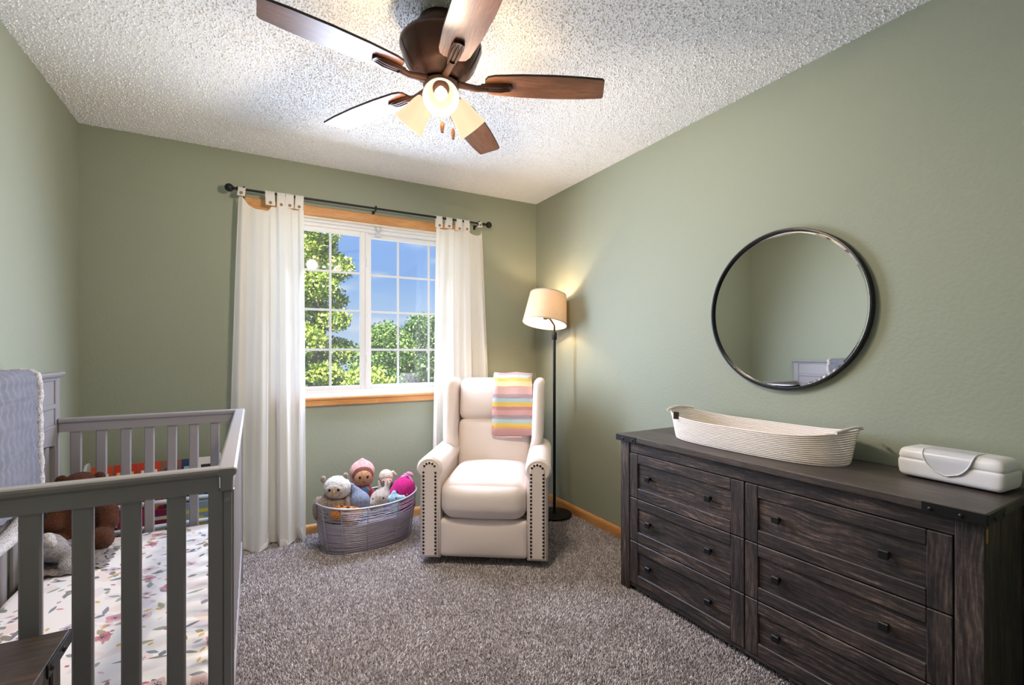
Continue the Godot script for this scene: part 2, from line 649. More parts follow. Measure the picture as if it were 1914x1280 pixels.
# ------------------------------------------------------------------ the room
func shell() -> void:
	var T := 0.16
	struct("floor", Geo.new().box(Vector3(LX - T, -0.1, BZ - T), Vector3(RX + T, 0, NZ + T), 0.0), M.carpet, "taupe grey wall-to-wall carpet")
	struct("ceiling", Geo.new().box(Vector3(LX - T, CH, BZ - T), Vector3(RX + T, CH + 0.1, NZ + T), 0.0), M.ceiling, "white popcorn ceiling")
	struct("wall_left", Geo.new().box(Vector3(LX - T, 0, BZ - T), Vector3(LX, CH, NZ + T), 0.0), M.wall, "sage green wall behind the crib")
	struct("wall_right", Geo.new().box(Vector3(RX, 0, BZ - T), Vector3(RX + T, CH, NZ + T), 0.0), M.wall, "sage green wall with the round mirror")
	struct("wall_near", Geo.new().box(Vector3(LX, 0, NZ), Vector3(RX, CH, NZ + T), 0.0), M.wall, "sage green wall opposite the window")
	var g := Geo.new()
	var x0 := 0.012
	var x1 := 1.402
	var y0 := 0.885
	var y1 := 2.105
	g.box(Vector3(LX, 0, BZ - T), Vector3(x0, CH, BZ), 0.0)
	g.box(Vector3(x1, 0, BZ - T), Vector3(RX, CH, BZ), 0.0)
	g.box(Vector3(x0, 0, BZ - T), Vector3(x1, y0, BZ), 0.0)
	g.box(Vector3(x0, y1, BZ - T), Vector3(x1, CH, BZ), 0.0)
	struct("wall_back", g, M.wall, "sage green wall around the window")
	# oak baseboards with a rounded top
	var prof := [Vector2(0, 0), Vector2(0.014, 0), Vector2(0.014, 0.045), Vector2(0.012, 0.055), Vector2(0.007, 0.062), Vector2(0, 0.066)]
	var b := Geo.new()
	b.extrude(prof, 0.0, RX - LX, Transform3D(Basis(Vector3(0, 0, 1), Vector3.UP, Vector3(-1, 0, 0)), Vector3(RX, 0, BZ)))
	struct("baseboard_back", b, M.oak, "honey oak baseboard under the window")
	b = Geo.new()
	b.extrude(prof, 0.0, NZ - BZ, Transform3D(Basis(Vector3(-1, 0, 0), Vector3.UP, Vector3(0, 0, -1)), Vector3(RX, 0, NZ)))
	struct("baseboard_right", b, M.oak, "honey oak baseboard under the mirror wall")
	b = Geo.new()
	b.extrude(prof, 0.0, NZ - BZ, Transform3D(Basis(Vector3(1, 0, 0), Vector3.UP, Vector3(0, 0, 1)), Vector3(LX, 0, BZ)))
	struct("baseboard_left", b, M.oak, "honey oak baseboard behind the crib")


func window() -> void:
	# oak casing around the opening
	struct("trim_1", Geo.new().box(Vector3(-0.045, 2.098, BZ), Vector3(1.455, 2.163, BZ + 0.018), 0.005), M.oak, "honey oak casing above the window")
	struct("trim_2", Geo.new().box(Vector3(-0.045, 0.841, BZ), Vector3(1.455, 0.884, BZ + 0.018), 0.006).box(Vector3(-0.045, 0.880, BZ - 0.004), Vector3(1.455, 0.900, BZ + 0.024), 0.005), M.oak, "honey oak casing under the window")
	struct("trim_3", Geo.new().box(Vector3(-0.045, 0.900, BZ), Vector3(0.010, 2.098, BZ + 0.018), 0.005), M.oak, "honey oak casing behind the left curtain")
	struct("trim_4", Geo.new().box(Vector3(1.404, 0.900, BZ), Vector3(1.455, 2.098, BZ + 0.018), 0.005), M.oak, "honey oak casing behind the right curtain")
	var w := Node3D.new()
	w.name = "window_1"
	w.set_meta("kind", "structure")
	w.set_meta("label", "white sliding window with grilles onto trees and sky")
	add_child(w)
	# painted jamb lining, deep 7 cm
	var g := Geo.new()
	g.box(Vector3(0.012, 2.090, BZ - 0.15), Vector3(1.402, 2.105, BZ + 0.002), 0.001)
	g.box(Vector3(0.012, 0.885, BZ - 0.15), Vector3(1.402, 0.902, BZ + 0.002), 0.001)
	g.box(Vector3(0.012, 0.902, BZ - 0.15), Vector3(0.022, 2.090, BZ + 0.002), 0.001)
	g.box(Vector3(1.392, 0.902, BZ - 0.15), Vector3(1.402, 2.090, BZ + 0.002), 0.001)
	part(w, "jamb", g, M.jamb)
	var zf := BZ - 0.055
	g = Geo.new()
	for e in [[0.022, 1.392, 2.050, 2.090], [0.022, 1.392, 0.902, 0.940], [0.022, 0.036, 0.940, 2.050], [1.378, 1.392, 0.940, 2.050]]:
		g.box(Vector3(e[0], e[2], zf - 0.075), Vector3(e[1], e[3], zf), 0.003)
	g.box(Vector3(0.022, 0.902, zf), Vector3(1.392, 0.918, zf + 0.02), 0.003)
	g.box(Vector3(0.022, 2.072, zf), Vector3(1.392, 2.090, zf + 0.02), 0.003)
	part(w, "frame", g, M.white_vinyl)
	# sliding sash on the left, fixed sash on the right one track further out
	var defs := [[0.036, 0.705, zf - 0.008, [0.232, 0.468], 0.665, 0.068], [0.712, 1.378, zf - 0.038, [0.945, 1.182], 1.345, 0.748]]
	for i in 2:
		var d: Array = defs[i]
		var z: float = d[2]
		var x0: float = d[0]
		var x1: float = d[1]
		var px0: float = d[5] if i == 0 else d[5]
		var px1: float = d[4]
		var s := part(w, "sash", Geo.new().box(Vector3(x0, 0.938, z - 0.028), Vector3(px0, 2.052, z), 0.004).box(Vector3(px1, 0.938, z - 0.028), Vector3(x1, 2.052, z), 0.004).box(Vector3(px0, 0.938, z - 0.028), Vector3(px1, 0.968, z), 0.004).box(Vector3(px0, 2.018, z - 0.028), Vector3(px1, 2.052, z), 0.004), M.white_vinyl)
		part(s, "pane", Geo.new().box(Vector3(px0, 0.968, z - 0.017), Vector3(px1, 2.018, z - 0.0165), 0.0), M.glass)
		for mx in d[3]:
			part(s, "muntin", Geo.new().box(Vector3(mx - 0.008, 0.968, z - 0.016), Vector3(mx + 0.008, 2.018, z - 0.008), 0.002), M.muntin)
		for my in [1.217, 1.490, 1.755]:
			part(s, "muntin", Geo.new().box(Vector3(px0, my - 0.008, z - 0.0155), Vector3(px1, my + 0.008, z - 0.0085), 0.002), M.muntin)
	# lock lever on the meeting stile, pull rail, and the catch under the head
	part(w, "meeting_bead", Geo.new().box(Vector3(0.698, 0.945, zf - 0.01), Vector3(0.716, 2.045, zf + 0.006), 0.003), M.white_vinyl)
	part(w, "sash_lock", Geo.new().cushion(Vector3(0.702, 1.80, zf + 0.006), Vector3(0.714, 1.87, zf + 0.018), 0.005), M.white_vinyl)
	part(w, "sash_lock", Geo.new().cushion(Vector3(0.702, 1.13, zf + 0.006), Vector3(0.714, 1.19, zf + 0.018), 0.005), M.white_vinyl)
	part(w, "catch", Geo.new().tube([Vector3(0.765, 2.088, zf + 0.03), Vector3(0.765, 2.066, zf + 0.035), Vector3(0.785, 2.052, zf + 0.035), Vector3(0.80, 2.068, zf + 0.035), Vector3(0.80, 2.088, zf + 0.03)], 0.005).box(Vector3(0.760, 2.030, zf + 0.025), Vector3(0.805, 2.042, zf + 0.037), 0.003), M.plastic_clear, "small clear plastic catch under the window head")


func leaf_mesh() -> ArrayMesh:
	var g := Geo.new()
	g.smooth(false)
	var a := Vector3(0, 0, 0)
	var b := Vector3(0.35, 0.45, 0.06)
	var c := Vector3(0, 1.0, 0)
	var d := Vector3(-0.35, 0.45, 0.06)
	g.tri(a, b, c)
	g.tri(a, c, d)
	return g.mesh()

# one tree: trunk, limbs and a crown of single leaves around clumps
func tree(label: String, at: Vector3, trunk_h: float, clumps: Array, leaves: int, leaf: float, cols: Array, lm: Mesh, m: Material, bark: Material) -> void:
	var t := thing("tree", label, "tree", at, 0.0, "trees beyond the window")
	var top := Vector3(0, trunk_h, 0)
	part(t, "trunk", Geo.new().tube([Vector3.ZERO, top * 0.5 + Vector3(0.06, 0, 0.03), top], [0.14, 0.1, 0.05], 8), bark)
	var mm := MultiMesh.new()
	mm.transform_format = MultiMesh.TRANSFORM_3D
	mm.use_colors = true
	mm.mesh = lm
	mm.instance_count = leaves
	var vol := 0.0
	for c in clumps: vol += pow(c[1].x * c[1].y * c[1].z, 0.66)
	var n := 0
	for c in clumps:
		part(t, "limb", Geo.new().tube([top * clampf((c[0].y - 0.5) / top.y, 0.3, 1.0), c[0]], [0.04, 0.012], 5), bark)
		var k := int(leaves * pow(c[1].x * c[1].y * c[1].z, 0.66) / vol)
		for i in k:
			if n >= leaves: break
			var d := Vector3(rng.randfn(), rng.randfn(), rng.randfn()).normalized()
			var p: Vector3 = c[0] + d * c[1] * (0.55 + 0.45 * pow(rng.randf(), 0.5)) * rng.randf_range(0.75, 1.08)
			var s := leaf * rng.randf_range(0.7, 1.3)
			var b := Basis.from_euler(Vector3(rng.randf_range(-1.2, 1.2), rng.randf() * TAU, rng.randf_range(-1.2, 1.2))).scaled(Vector3.ONE * s)
			mm.set_instance_transform(n, Transform3D(b, p))
			var col: Color = cols[rng.randi() % cols.size()]
			mm.set_instance_color(n, col.srgb_to_linear())
			n += 1
	mm.visible_instance_count = n
	var o := MultiMeshInstance3D.new()
	o.name = "foliage"
	o.multimesh = mm
	o.material_override = m
	o.set_meta("kind", "stuff")
	t.add_child(o)

func outside() -> void:
	var lawn := mat(c8(104, 122, 70), 1.0)
	lawn.albedo_texture = noise_tex(0.05, [[0.0, c8(84, 104, 52)], [1.0, c8(136, 150, 92)]], 256)
	tri_map(lawn, 0.2, true)
	struct("ground_outside", Geo.new().box(Vector3(-60, -3.3, -90), Vector3(60, -3.0, BZ - 1.2), 0.0), lawn, "lawn below the window")
	var lm := leaf_mesh()
	var m := mat(Color.WHITE, 0.55)
	m.vertex_color_use_as_albedo = true
	m.backlight_enabled = true
	m.backlight = Color(0.5, 0.55, 0.3)
	var bark := mat(c8(120, 110, 98), 0.9)
	var yellow := [c8(150, 172, 70), c8(172, 188, 92), c8(122, 152, 58), c8(196, 204, 118), c8(92, 124, 48)]
	var green := [c8(86, 122, 60), c8(108, 144, 76), c8(70, 104, 54), c8(134, 164, 96)]
	var deep := [c8(64, 100, 58), c8(84, 122, 70), c8(52, 84, 50), c8(110, 144, 88)]
	# the slender yellow-green tree close by on the left
	var cl := []
	var r2 := RandomNumberGenerator.new()
	r2.seed = 5
	for i in 30:
		var y := 1.4 + 6.2 * (i / 29.0)
		var reach := 0.95 * (1.0 - 0.55 * (i / 29.0))
		var an := i * 2.4
		cl.append([Vector3(cos(an) * reach * 0.62, y, sin(an) * reach * 0.6), Vector3(0.42, 0.30, 0.42) * r2.randf_range(0.75, 1.15)])
	tree("slender yellow-green tree rising past the left window sash", Vector3(1.08, -3.0, -10.2), 7.6, cl, 30000, 0.075, yellow, lm, m, bark)
	# rounder trees behind
	var defs := [
		["low yellow-green tree at the foot of the left sash", Vector3(2.0, -3.0, -9.6), 3.9, 1.1, yellow, 11000, 0.075],
		["round mid-green tree filling the left part of the right sash", Vector3(4.05, -3.0, -16.5), 5.1, 1.5, green, 16000, 0.10],
		["tall dark green tree in the right part of the right sash", Vector3(5.75, -3.0, -17.2), 5.6, 1.5, deep, 17000, 0.10],
		["dark green tree half hidden by the right curtain", Vector3(7.7, -3.0, -18.0), 5.2, 1.6, deep, 13000, 0.11],
		["mid-green treetop between the slender tree and the window's middle stile", Vector3(1.6, -3.0, -17.0), 4.3, 1.7, green, 13000, 0.10],
		["pale flowering shrub low under the right sash", Vector3(2.35, -3.0, -11.5), 3.55, 0.75, [c8(190, 188, 140), c8(150, 164, 96), c8(214, 206, 164)], 2600, 0.08]]
	for d in defs:
		cl = []
		var h: float = d[2]
		var w: float = d[3]
		for i in 16:
			var u := i / 15.0
			var an2 := i * 2.4
			var rr := w * 0.62 * sqrt(1.0 - pow(u, 1.8))
			cl.append([Vector3(cos(an2) * rr, lerpf(h * 0.42, h * 0.93, u), sin(an2) * rr), Vector3(w, w * 0.8, w) * 0.42 * r2.randf_range(0.8, 1.2)])
		tree(d[0], d[1], h, cl, d[5], d[6], d[4], lm, m, bark)


# moves a thing built in room coordinates so that its node stands at its base
func rebase(t: Node3D, base: Vector3) -> void:
	t.position = base
	for ch in t.get_children(): ch.position -= base


# ------------------------------------------------------------------ crib
func rail_profile(w: float, top: float, bottom: float) -> Array:
	# moulded cap over a flat rail, centred on x = 0
	var h := w * 0.5
	return [Vector2(-h * 0.62, bottom), Vector2(h * 0.62, bottom), Vector2(h * 0.62, top - 0.024), Vector2(h * 0.74, top - 0.022), Vector2(h * 0.95, top - 0.017), Vector2(h, top - 0.009), Vector2(h * 0.93, top - 0.003), Vector2(h * 0.7, top), Vector2(-h * 0.7, top), Vector2(-h * 0.93, top - 0.003), Vector2(-h, top - 0.009), Vector2(-h * 0.95, top - 0.017), Vector2(-h * 0.74, top - 0.022), Vector2(-h * 0.62, top - 0.024)]

func crib() -> void:
	var t := thing("crib", "grey painted wooden crib with slatted ends and tall panelled back", "crib")
	var m: Material = M.crib
	var top := 0.907
	var bot := 0.846
	var xr := -0.058
	var xl := -0.774
	var zn := -1.436
	var zfar := -2.814
	var base_y := 0.165
	# end panels: rail, stiles, slats, bottom rail
	for z in [zn, zfar]:
		var xf := Transform3D(Basis(Vector3(0, 0, -1), Vector3.UP, Vector3(1, 0, 0)), Vector3(xl + 0.02, 0, z))
		part(t, "end_rail", Geo.new().extrude(rail_profile(0.042, top, bot), 0.0, (xr - 0.018) - (xl + 0.02), xf, 0.0, false), m)
		part(t, "bottom_rail", Geo.new().box(Vector3(xl + 0.02, base_y, z - 0.012), Vector3(xr - 0.02, base_y + 0.06, z + 0.012), 0.003), m)
		part(t, "stile", Geo.new().box(Vector3(-0.099, base_y, z - 0.0135), Vector3(-0.0655, bot + 0.002, z + 0.0135), 0.002), m)
		for i in 7:
			var x := -0.1665 - 0.0887 * i
			part(t, "slat", Geo.new().box(Vector3(x - 0.0195, base_y + 0.055, z - 0.008), Vector3(x + 0.0195, bot + 0.004, z + 0.008), 0.004), m)
	# front side
	var xs := Transform3D(Basis(Vector3(1, 0, 0), Vector3.UP, Vector3(0, 0, 1)), Vector3(xr, 0, zfar - 0.022))
	part(t, "side_rail", Geo.new().extrude(rail_profile(0.046, top, bot), 0.0, zn - zfar + 0.044, xs, 0.003), m)
	part(t, "bottom_rail", Geo.new().box(Vector3(xr - 0.012, base_y, zfar + 0.02), Vector3(xr + 0.012, base_y + 0.06, zn - 0.02), 0.003), m)
	for i in 14:
		var z2 := zfar + 0.11 + (zn - zfar - 0.22) * i / 13.0
		part(t, "slat", Geo.new().box(Vector3(xr - 0.008, base_y + 0.055, z2 - 0.0195), Vector3(xr + 0.008, bot + 0.004, z2 + 0.0195), 0.004), m)
	for z in [zn, zfar]:
		var g := Geo.new().box(Vector3(xr - 0.0075, 0, z - 0.017), Vector3(xr + 0.012, bot, z + 0.017), 0.002)
		g.box(Vector3(xr + 0.012, 0.0, z - 0.013), Vector3(xr + 0.016, bot, z + 0.006), 0.001)
		part(t, "post", g, m)
	var bx := Vector3(xr + 0.001, 0.822, zn + 0.017)
	part(t, "bolt", Geo.new().lathe([Vector2(0.0065, 0), Vector2(0.0065, 0.0018), Vector2(0.0035, 0.0022), Vector2(0.003, 0.0008), Vector2(0, 0.0008)], 14, along(Vector3(0, 0, 1), bx)), M.steel, "round steel bolt head")
	# tall back along the wall
	var x0 := xl - 0.018
	var x1 := xl + 0.016
	var za := -2.835
	var zb := -1.405
	var cap := [Vector2(-0.024, 1.092), Vector2(0.024, 1.092), Vector2(0.030, 1.100), Vector2(0.032, 1.107), Vector2(0.028, 1.114), Vector2(-0.024, 1.114)]
	part(t, "top_cap", Geo.new().extrude(cap, 0.0, zb - za + 0.03, Transform3D(Basis(Vector3(1, 0, 0), Vector3.UP, Vector3(0, 0, 1)), Vector3(xl, 0, za - 0.015)), 0.002), m)
	for z3 in [za, zb - 0.05]:
		part(t, "back_post", Geo.new().box(Vector3(x0, 0, z3), Vector3(x1, 1.093, z3 + 0.05), 0.003), m)
	for y in [[1.078, 1.093], [0.955, 0.976], [0.868, 0.882]]:
		part(t, "back_rail", Geo.new().box(Vector3(x0, y[0], za + 0.05), Vector3(x1, y[1], zb - 0.05), 0.003), m)
	for y in [[0.976, 1.078], [0.882, 0.955]]:
		part(t, "panel", Geo.new().box(Vector3(x0 + 0.006, y[0], za + 0.05), Vector3(x1 - 0.007, y[1], zb - 0.05), 0.001), m)
	var ap := [Vector2(za + 0.05, 0.868), Vector2(za + 0.05, 0.79)]
	for i in 21:
		var u := i / 20.0
		ap.append(Vector2(lerpf(za + 0.06, zb - 0.06, u), 0.79 + 0.045 * sin(PI * clampf(u * 1.0, 0.0, 1.0))))
	ap.append(Vector2(zb - 0.05, 0.79))
	ap.append(Vector2(zb - 0.05, 0.868))
	var apr := []
	for p in ap: apr.append(Vector2(-p.x, p.y))
	part(t, "apron", Geo.new().extrude(apr, x0, x1 - 0.002, Transform3D(Basis(Vector3(0, 0, -1), Vector3.UP, Vector3(1, 0, 0)), Vector3.ZERO), 0.002), m)
	for i in 13:
		var z4 := za + 0.118 + (zb - za - 0.236) * i / 12.0
		part(t, "slat", Geo.new().box(Vector3(xl - 0.008, base_y + 0.055, z4 - 0.021), Vector3(xl + 0.008, 0.84, z4 + 0.021), 0.004), m)
	part(t, "bottom_rail", Geo.new().box(Vector3(x0 + 0.004, base_y, za + 0.05), Vector3(x1 - 0.004, base_y + 0.06, zb - 0.05), 0.003), m)
	part(t, "mattress_support", Geo.new().box(Vector3(xl + 0.03, 0.200, zfar + 0.03), Vector3(xr - 0.03, 0.215, zn - 0.03), 0.002), m)
	rebase(t, Vector3(-0.42, 0, -2.12))


# ------------------------------------------------------------------ drawers
func drawer_front(t: Node3D, lo: Vector2, hi: Vector2, z: float, rail: Array, hm: Material, vm: Material, pm: Material, knobs: Array) -> void:
	# rail: left stile, right stile, top rail, bottom rail widths
	var d := Node3D.new()
	d.name = "drawer"
	t.add_child(d, true)
	var a := Vector2(lo.x + rail[0], lo.y + rail[3])
	var b := Vector2(hi.x - rail[1], hi.y - rail[2])
	part(d, "panel", Geo.new().box(Vector3(a.x - 0.004, a.y - 0.004, z - 0.02), Vector3(b.x + 0.004, b.y + 0.004, z - 0.009), 0.0), pm)
	part(d, "stile", Geo.new().box(Vector3(lo.x, lo.y, z - 0.02), Vector3(a.x, hi.y, z), 0.0025), vm)
	part(d, "stile", Geo.new().box(Vector3(b.x, lo.y, z - 0.02), Vector3(hi.x, hi.y, z), 0.0025), vm)
	part(d, "rail", Geo.new().box(Vector3(a.x, lo.y, z - 0.02), Vector3(b.x, a.y, z), 0.0025), hm)
	part(d, "rail", Geo.new().box(Vector3(a.x, b.y, z - 0.02), Vector3(b.x, hi.y, z), 0.0025), hm)
	for k in knobs:
		var g := Geo.new()
		g.box(Vector3(k.x - 0.007, k.y - 0.007, z - 0.010), Vector3(k.x + 0.007, k.y + 0.007, z + 0.008), 0.001)
		g.box(Vector3(k.x - 0.015, k.y - 0.013, z + 0.006), Vector3(k.x + 0.015, k.y + 0.013, z + 0.016), 0.003)
		part(d, "knob", g, M.black, "square black knob")

# black strap with bolts lapped over the front corner of a top; sx is -1 or 1
func corner_bracket(t: Node3D, corner: Vector3, sx: float, th: float) -> void:
	var g := Geo.new()
	var x0 := corner.x - sx * 0.135
	g.box(Vector3(minf(x0, corner.x + sx * 0.003), corner.y - th - 0.003, corner.z), Vector3(maxf(x0, corner.x + sx * 0.003), corner.y - 0.001, corner.z + 0.003), 0.001)
	g.box(Vector3(minf(corner.x, corner.x + sx * 0.003), corner.y - th - 0.003, corner.z - 0.135), Vector3(maxf(corner.x, corner.x + sx * 0.003), corner.y - 0.001, corner.z + 0.003), 0.001)
	var o := part(t, "corner_bracket", g, M.black, "black metal corner strap")
	for d in [0.05, 0.115]:
		part(o, "bolt", Geo.new().ball(Vector3(corner.x - sx * d, corner.y - th * 0.5 - 0.004, corner.z + 0.003), Vector3(0.006, 0.006, 0.004), Transform3D.IDENTITY, 12, 8), M.bolt)
		part(o, "bolt", Geo.new().ball(Vector3(corner.x + sx * 0.003, corner.y - th * 0.5 - 0.004, corner.z - d), Vector3(0.004, 0.006, 0.006), Transform3D.IDENTITY, 12, 8), M.bolt)

func dresser() -> void:
	# local x runs towards the camera, local z is the front
	var t := thing("dresser", "dark barnwood six-drawer dresser with square black knobs under the round mirror", "dresser", Vector3(1.866, 0, -1.165), deg_to_rad(-89.0))
	var L := 0.685
	var zf := 0.19
	var zb := -0.205
	part(t, "top", Geo.new().box(Vector3(-L - 0.008, 0.756, zb), Vector3(L + 0.008, 0.784, zf + 0.022), 0.003), M.barn_top)
	for s in [-1.0, 1.0]:
		corner_bracket(t, Vector3(s * (L + 0.008), 0.784, zf + 0.022), s, 0.028)
		var x0: float = minf(s * L, s * (L - 0.062))
		part(t, "post", Geo.new().box(Vector3(x0, 0, zf - 0.05), Vector3(x0 + 0.062, 0.756, zf + 0.003), 0.003), M.barn_up)
		part(t, "post", Geo.new().box(Vector3(x0, 0, zb + 0.005), Vector3(x0 + 0.062, 0.756, zb + 0.055), 0.003), M.barn_up)
		var xa: float = minf(s * (L - 0.008), s * (L - 0.022))
		for k in 3:
			var z0 := zb + 0.055 + (zf - zb - 0.105) * k / 3.0
			part(t, "side_board", Geo.new().box(Vector3(xa, 0.05, z0 + 0.0008), Vector3(xa + 0.014, 0.756, z0 + (zf - zb - 0.105) / 3.0 - 0.0008), 0.002), M.barn_up)
	part(t, "apron", Geo.new().box(Vector3(-L + 0.062, 0.700, zf - 0.03), Vector3(L - 0.062, 0.756, zf - 0.003), 0.002), M.barn2)
	part(t, "plinth_rail", Geo.new().box(Vector3(-L + 0.062, 0.028, zf - 0.03), Vector3(L - 0.062, 0.046, zf - 0.006), 0.002), M.barn)
	part(t, "carcass", Geo.new().box(Vector3(-L + 0.02, 0.05, zb + 0.01), Vector3(L - 0.02, 0.75, zf - 0.022), 0.0), M.recess)
	var rows := [[0.478, 0.697], [0.262, 0.474], [0.049, 0.258]]
	var hm := [M.barn, M.barn2, M.barn]
	var pm := [M.barn2, M.barn, M.barn2]
	for col in 2:
		var xl := -L + 0.064 if col == 0 else 0.003
		var xr := -0.001 if col == 0 else L - 0.066
		for r in 3:
			var y0: float = rows[r][0]
			var y1: float = rows[r][1]
			var w := xr - xl
			var ky := (y0 + y1) * 0.5 + 0.004
			drawer_front(t, Vector2(xl, y0), Vector2(xr, y1), zf, [0.052, 0.058, 0.046, 0.05], hm[(r + col) % 3], M.barn_up, pm[(r + col) % 3], [Vector2(xl + w * 0.205, ky), Vector2(xl + w * 0.745, ky)])
	# a worn gilt scrap on the near corner post
	part(t, "corner_guard", Geo.new().box(Vector3(L - 0.001, 0.700, zf - 0.012), Vector3(L + 0.0015, 0.738, zf - 0.003), 0.0005), M.gold, "small pale wood chip at the near corner")


func nightstand() -> void:
	# front towards the room (world +x): local z is world x
	var t := thing("nightstand", "dark barnwood nightstand at the foot of the crib, cut by the frame", "nightstand", Vector3(-0.585, 0, -1.115), deg_to_rad(90.0))
	# local x -> world -z
	var W := 0.247
	var zf := 0.225
	var zb := -0.225
	for k in 4:
		var z0 := zb + (zf + 0.012 - zb) * k / 4.0
		part(t, "top_board", Geo.new().box(Vector3(-W, 0.576, z0 + 0.0004), Vector3(W, 0.602, z0 + (zf + 0.012 - zb) / 4.0 - 0.0004), 0.0015), M.stand_top if k % 2 else M.stand_top2)
	for s in [-1.0, 1.0]:
		corner_bracket(t, Vector3(s * W, 0.602, zf + 0.012), s, 0.026)
		var x0: float = minf(s * (W - 0.012), s * (W - 0.060))
		part(t, "post", Geo.new().box(Vector3(x0, 0, zf - 0.05), Vector3(x0 + 0.048, 0.576, zf), 0.003), M.barn_up)
		part(t, "post", Geo.new().box(Vector3(x0, 0, zb + 0.004), Vector3(x0 + 0.048, 0.576, zb + 0.05), 0.003), M.barn_up)
		var xa: float = minf(s * (W - 0.018), s * (W - 0.03))
		part(t, "side_panel", Geo.new().box(Vector3(xa, 0.06, zb + 0.05), Vector3(xa + 0.012, 0.576, zf - 0.05), 0.001), M.barn_up)
	part(t, "carcass", Geo.new().box(Vector3(-W + 0.03, 0.06, zb + 0.006), Vector3(W - 0.03, 0.57, zf - 0.022), 0.0), M.recess)
	for r in 2:
		drawer_front(t, Vector2(-W + 0.062, 0.07 + 0.25 * r), Vector2(W - 0.062, 0.31 + 0.25 * r), zf - 0.004, [0.045, 0.045, 0.04, 0.04], M.barn, M.barn_up, M.barn2, [Vector2(0, 0.19 + 0.25 * r)])


# ------------------------------------------------------------------ recliner
func recliner() -> void:
	var t := thing("recliner", "beige linen wingback recliner with nailhead-trimmed rolled arms", "armchair", Vector3(1.319, 0, -2.658), deg_to_rad(-33.7))
	var m: Material = M.linen
	# local z is the front; front plane at z = 0.352
	var F := 0.352
	for s in [-1.0, 1.0]:
		# arm seen from the front: narrow panel under a rolled top that leans outward
		var o := []
		var cx := 0.302
		var hw := 0.058
		o.append(Vector2(cx + hw, 0.045))
		o.append(Vector2(cx + hw, 0.50))
		var rr := 0.074
		var cc := Vector2(cx + 0.004, 0.545)
		for i in 19:
			var a := deg_to_rad(-32.0 + 244.0 * i / 18.0)
			o.append(cc + Vector2(cos(a), sin(a)) * Vector2(rr, rr * 0.92))
		o.append(Vector2(cx - hw, 0.49))
		o.append(Vector2(cx - hw, 0.045))
		if s < 0:
			for i in o.size(): o[i].x = -o[i].x
			o.reverse()
		var arm := part(t, "arm", Geo.new().extrude(o, -0.30, F, Transform3D.IDENTITY, 0.012, true), m)
		# raised front panel with its nail heads
		var p := []
		var pw := 0.040
		p.append(Vector2(s * cx + pw, 0.06))
		p.append(Vector2(s * cx + pw, 0.54))
		for i in 11:
			var a2 := PI * i / 10.0
			p.append(Vector2(s * cx + cos(a2) * pw * 1.02, 0.545 + sin(a2) * pw * 1.02))
		p.append(Vector2(s * cx - pw, 0.54))
		p.append(Vector2(s * cx - pw, 0.06))
		part(arm, "front_panel", Geo.new().extrude(p, F - 0.004, F + 0.008, Transform3D.IDENTITY, 0.004, true), m)
		var nails := Geo.new()
		var path := []
		for i in 23: path.append(Vector2(s * cx + 0.034, 0.075 + 0.0205 * i))
		for i in range(1, 6): path.append(Vector2(s * cx + cos(PI * i / 6.0) * 0.034, 0.546 + sin(PI * i / 6.0) * 0.034))
		for i in range(22, -1, -1): path.append(Vector2(s * cx - 0.034, 0.075 + 0.0205 * i))
		for q in path: nails.ball(Vector3(q.x, q.y, F + 0.008), Vector3(0.0068, 0.0068, 0.004), Transform3D.IDENTITY, 8, 6)
		part(arm, "nailhead_trim", nails, M.nail, "row of dark bronze nail heads")
		# wing beside the head
		var xa: float = 0.252 if s > 0 else -0.322
		var wing := Geo.new()
		wing.cushion(Vector3(xa, 0.56, -0.36), Vector3(xa + 0.072, 1.022, -0.045), 0.034, Vector3(0.004, 0, 0.004), Transform3D.IDENTITY, 14, func(v: Vector3) -> Vector3:
			var k := (v.y - 0.56) / 0.46
			var fwd := lerpf(0.02, -0.055, k) if k > 0.12 else lerpf(-0.035, 0.011, k / 0.12)
			var share := clampf((v.z + 0.36) / 0.315, 0.0, 1.0)
			v.z += fwd * share - 0.05 * k * (1.0 - share)
			v.x += s * (0.012 * k - 0.014 * (1.0 - share) * 0.0) - s * 0.02 * maxf(0.0, 0.16 - k) / 0.16
			return v)
		part(t, "wing", wing, m)
	# seat, with a crown and a rolled front edge
	part(t, "seat_cushion", Geo.new().cushion(Vector3(-0.246, 0.265, -0.20), Vector3(0.246, 0.475, F + 0.022), 0.075, Vector3(0.006, 0.030, 0.026), Transform3D.IDENTITY, 18, func(v: Vector3) -> Vector3:
		v.y += 0.012 * cos(clampf((v.z - 0.05) * 5.0, -1.5, 1.5)) * clampf((v.y - 0.3) * 6.0, 0.0, 1.0)
		return v), m)
	part(t, "footrest_panel", Geo.new().cushion(Vector3(-0.247, 0.05, F - 0.10), Vector3(0.247, 0.262, F - 0.004), 0.022, Vector3(0, 0, 0.014), Transform3D.IDENTITY, 14), m)
	# back: lower cushion and head cushion, leaning
	var lean := rot(Vector3.RIGHT, -11.0, Vector3(0, 0.44, -0.165))
	part(t, "back_cushion", Geo.new().cushion(Vector3(-0.248, -0.03, -0.13), Vector3(0.248, 0.315, 0.035), 0.045, Vector3(0.0, 0.006, 0.03), lean, 16), m)
	part(t, "head_cushion", Geo.new().cushion(Vector3(-0.246, 0.308, -0.125), Vector3(0.246, 0.592, 0.04), 0.05, Vector3(0.0, 0.006, 0.028), lean, 16), m)
	part(t, "back_shell", Geo.new().cushion(Vector3(-0.30, -0.30, -0.20), Vector3(0.30, 0.57, -0.10), 0.035, Vector3(0, 0, 0.01), lean, 12), m)
	part(t, "body", Geo.new().box(Vector3(-0.25, 0.06, -0.33), Vector3(0.25, 0.27, F - 0.08), 0.01), m)
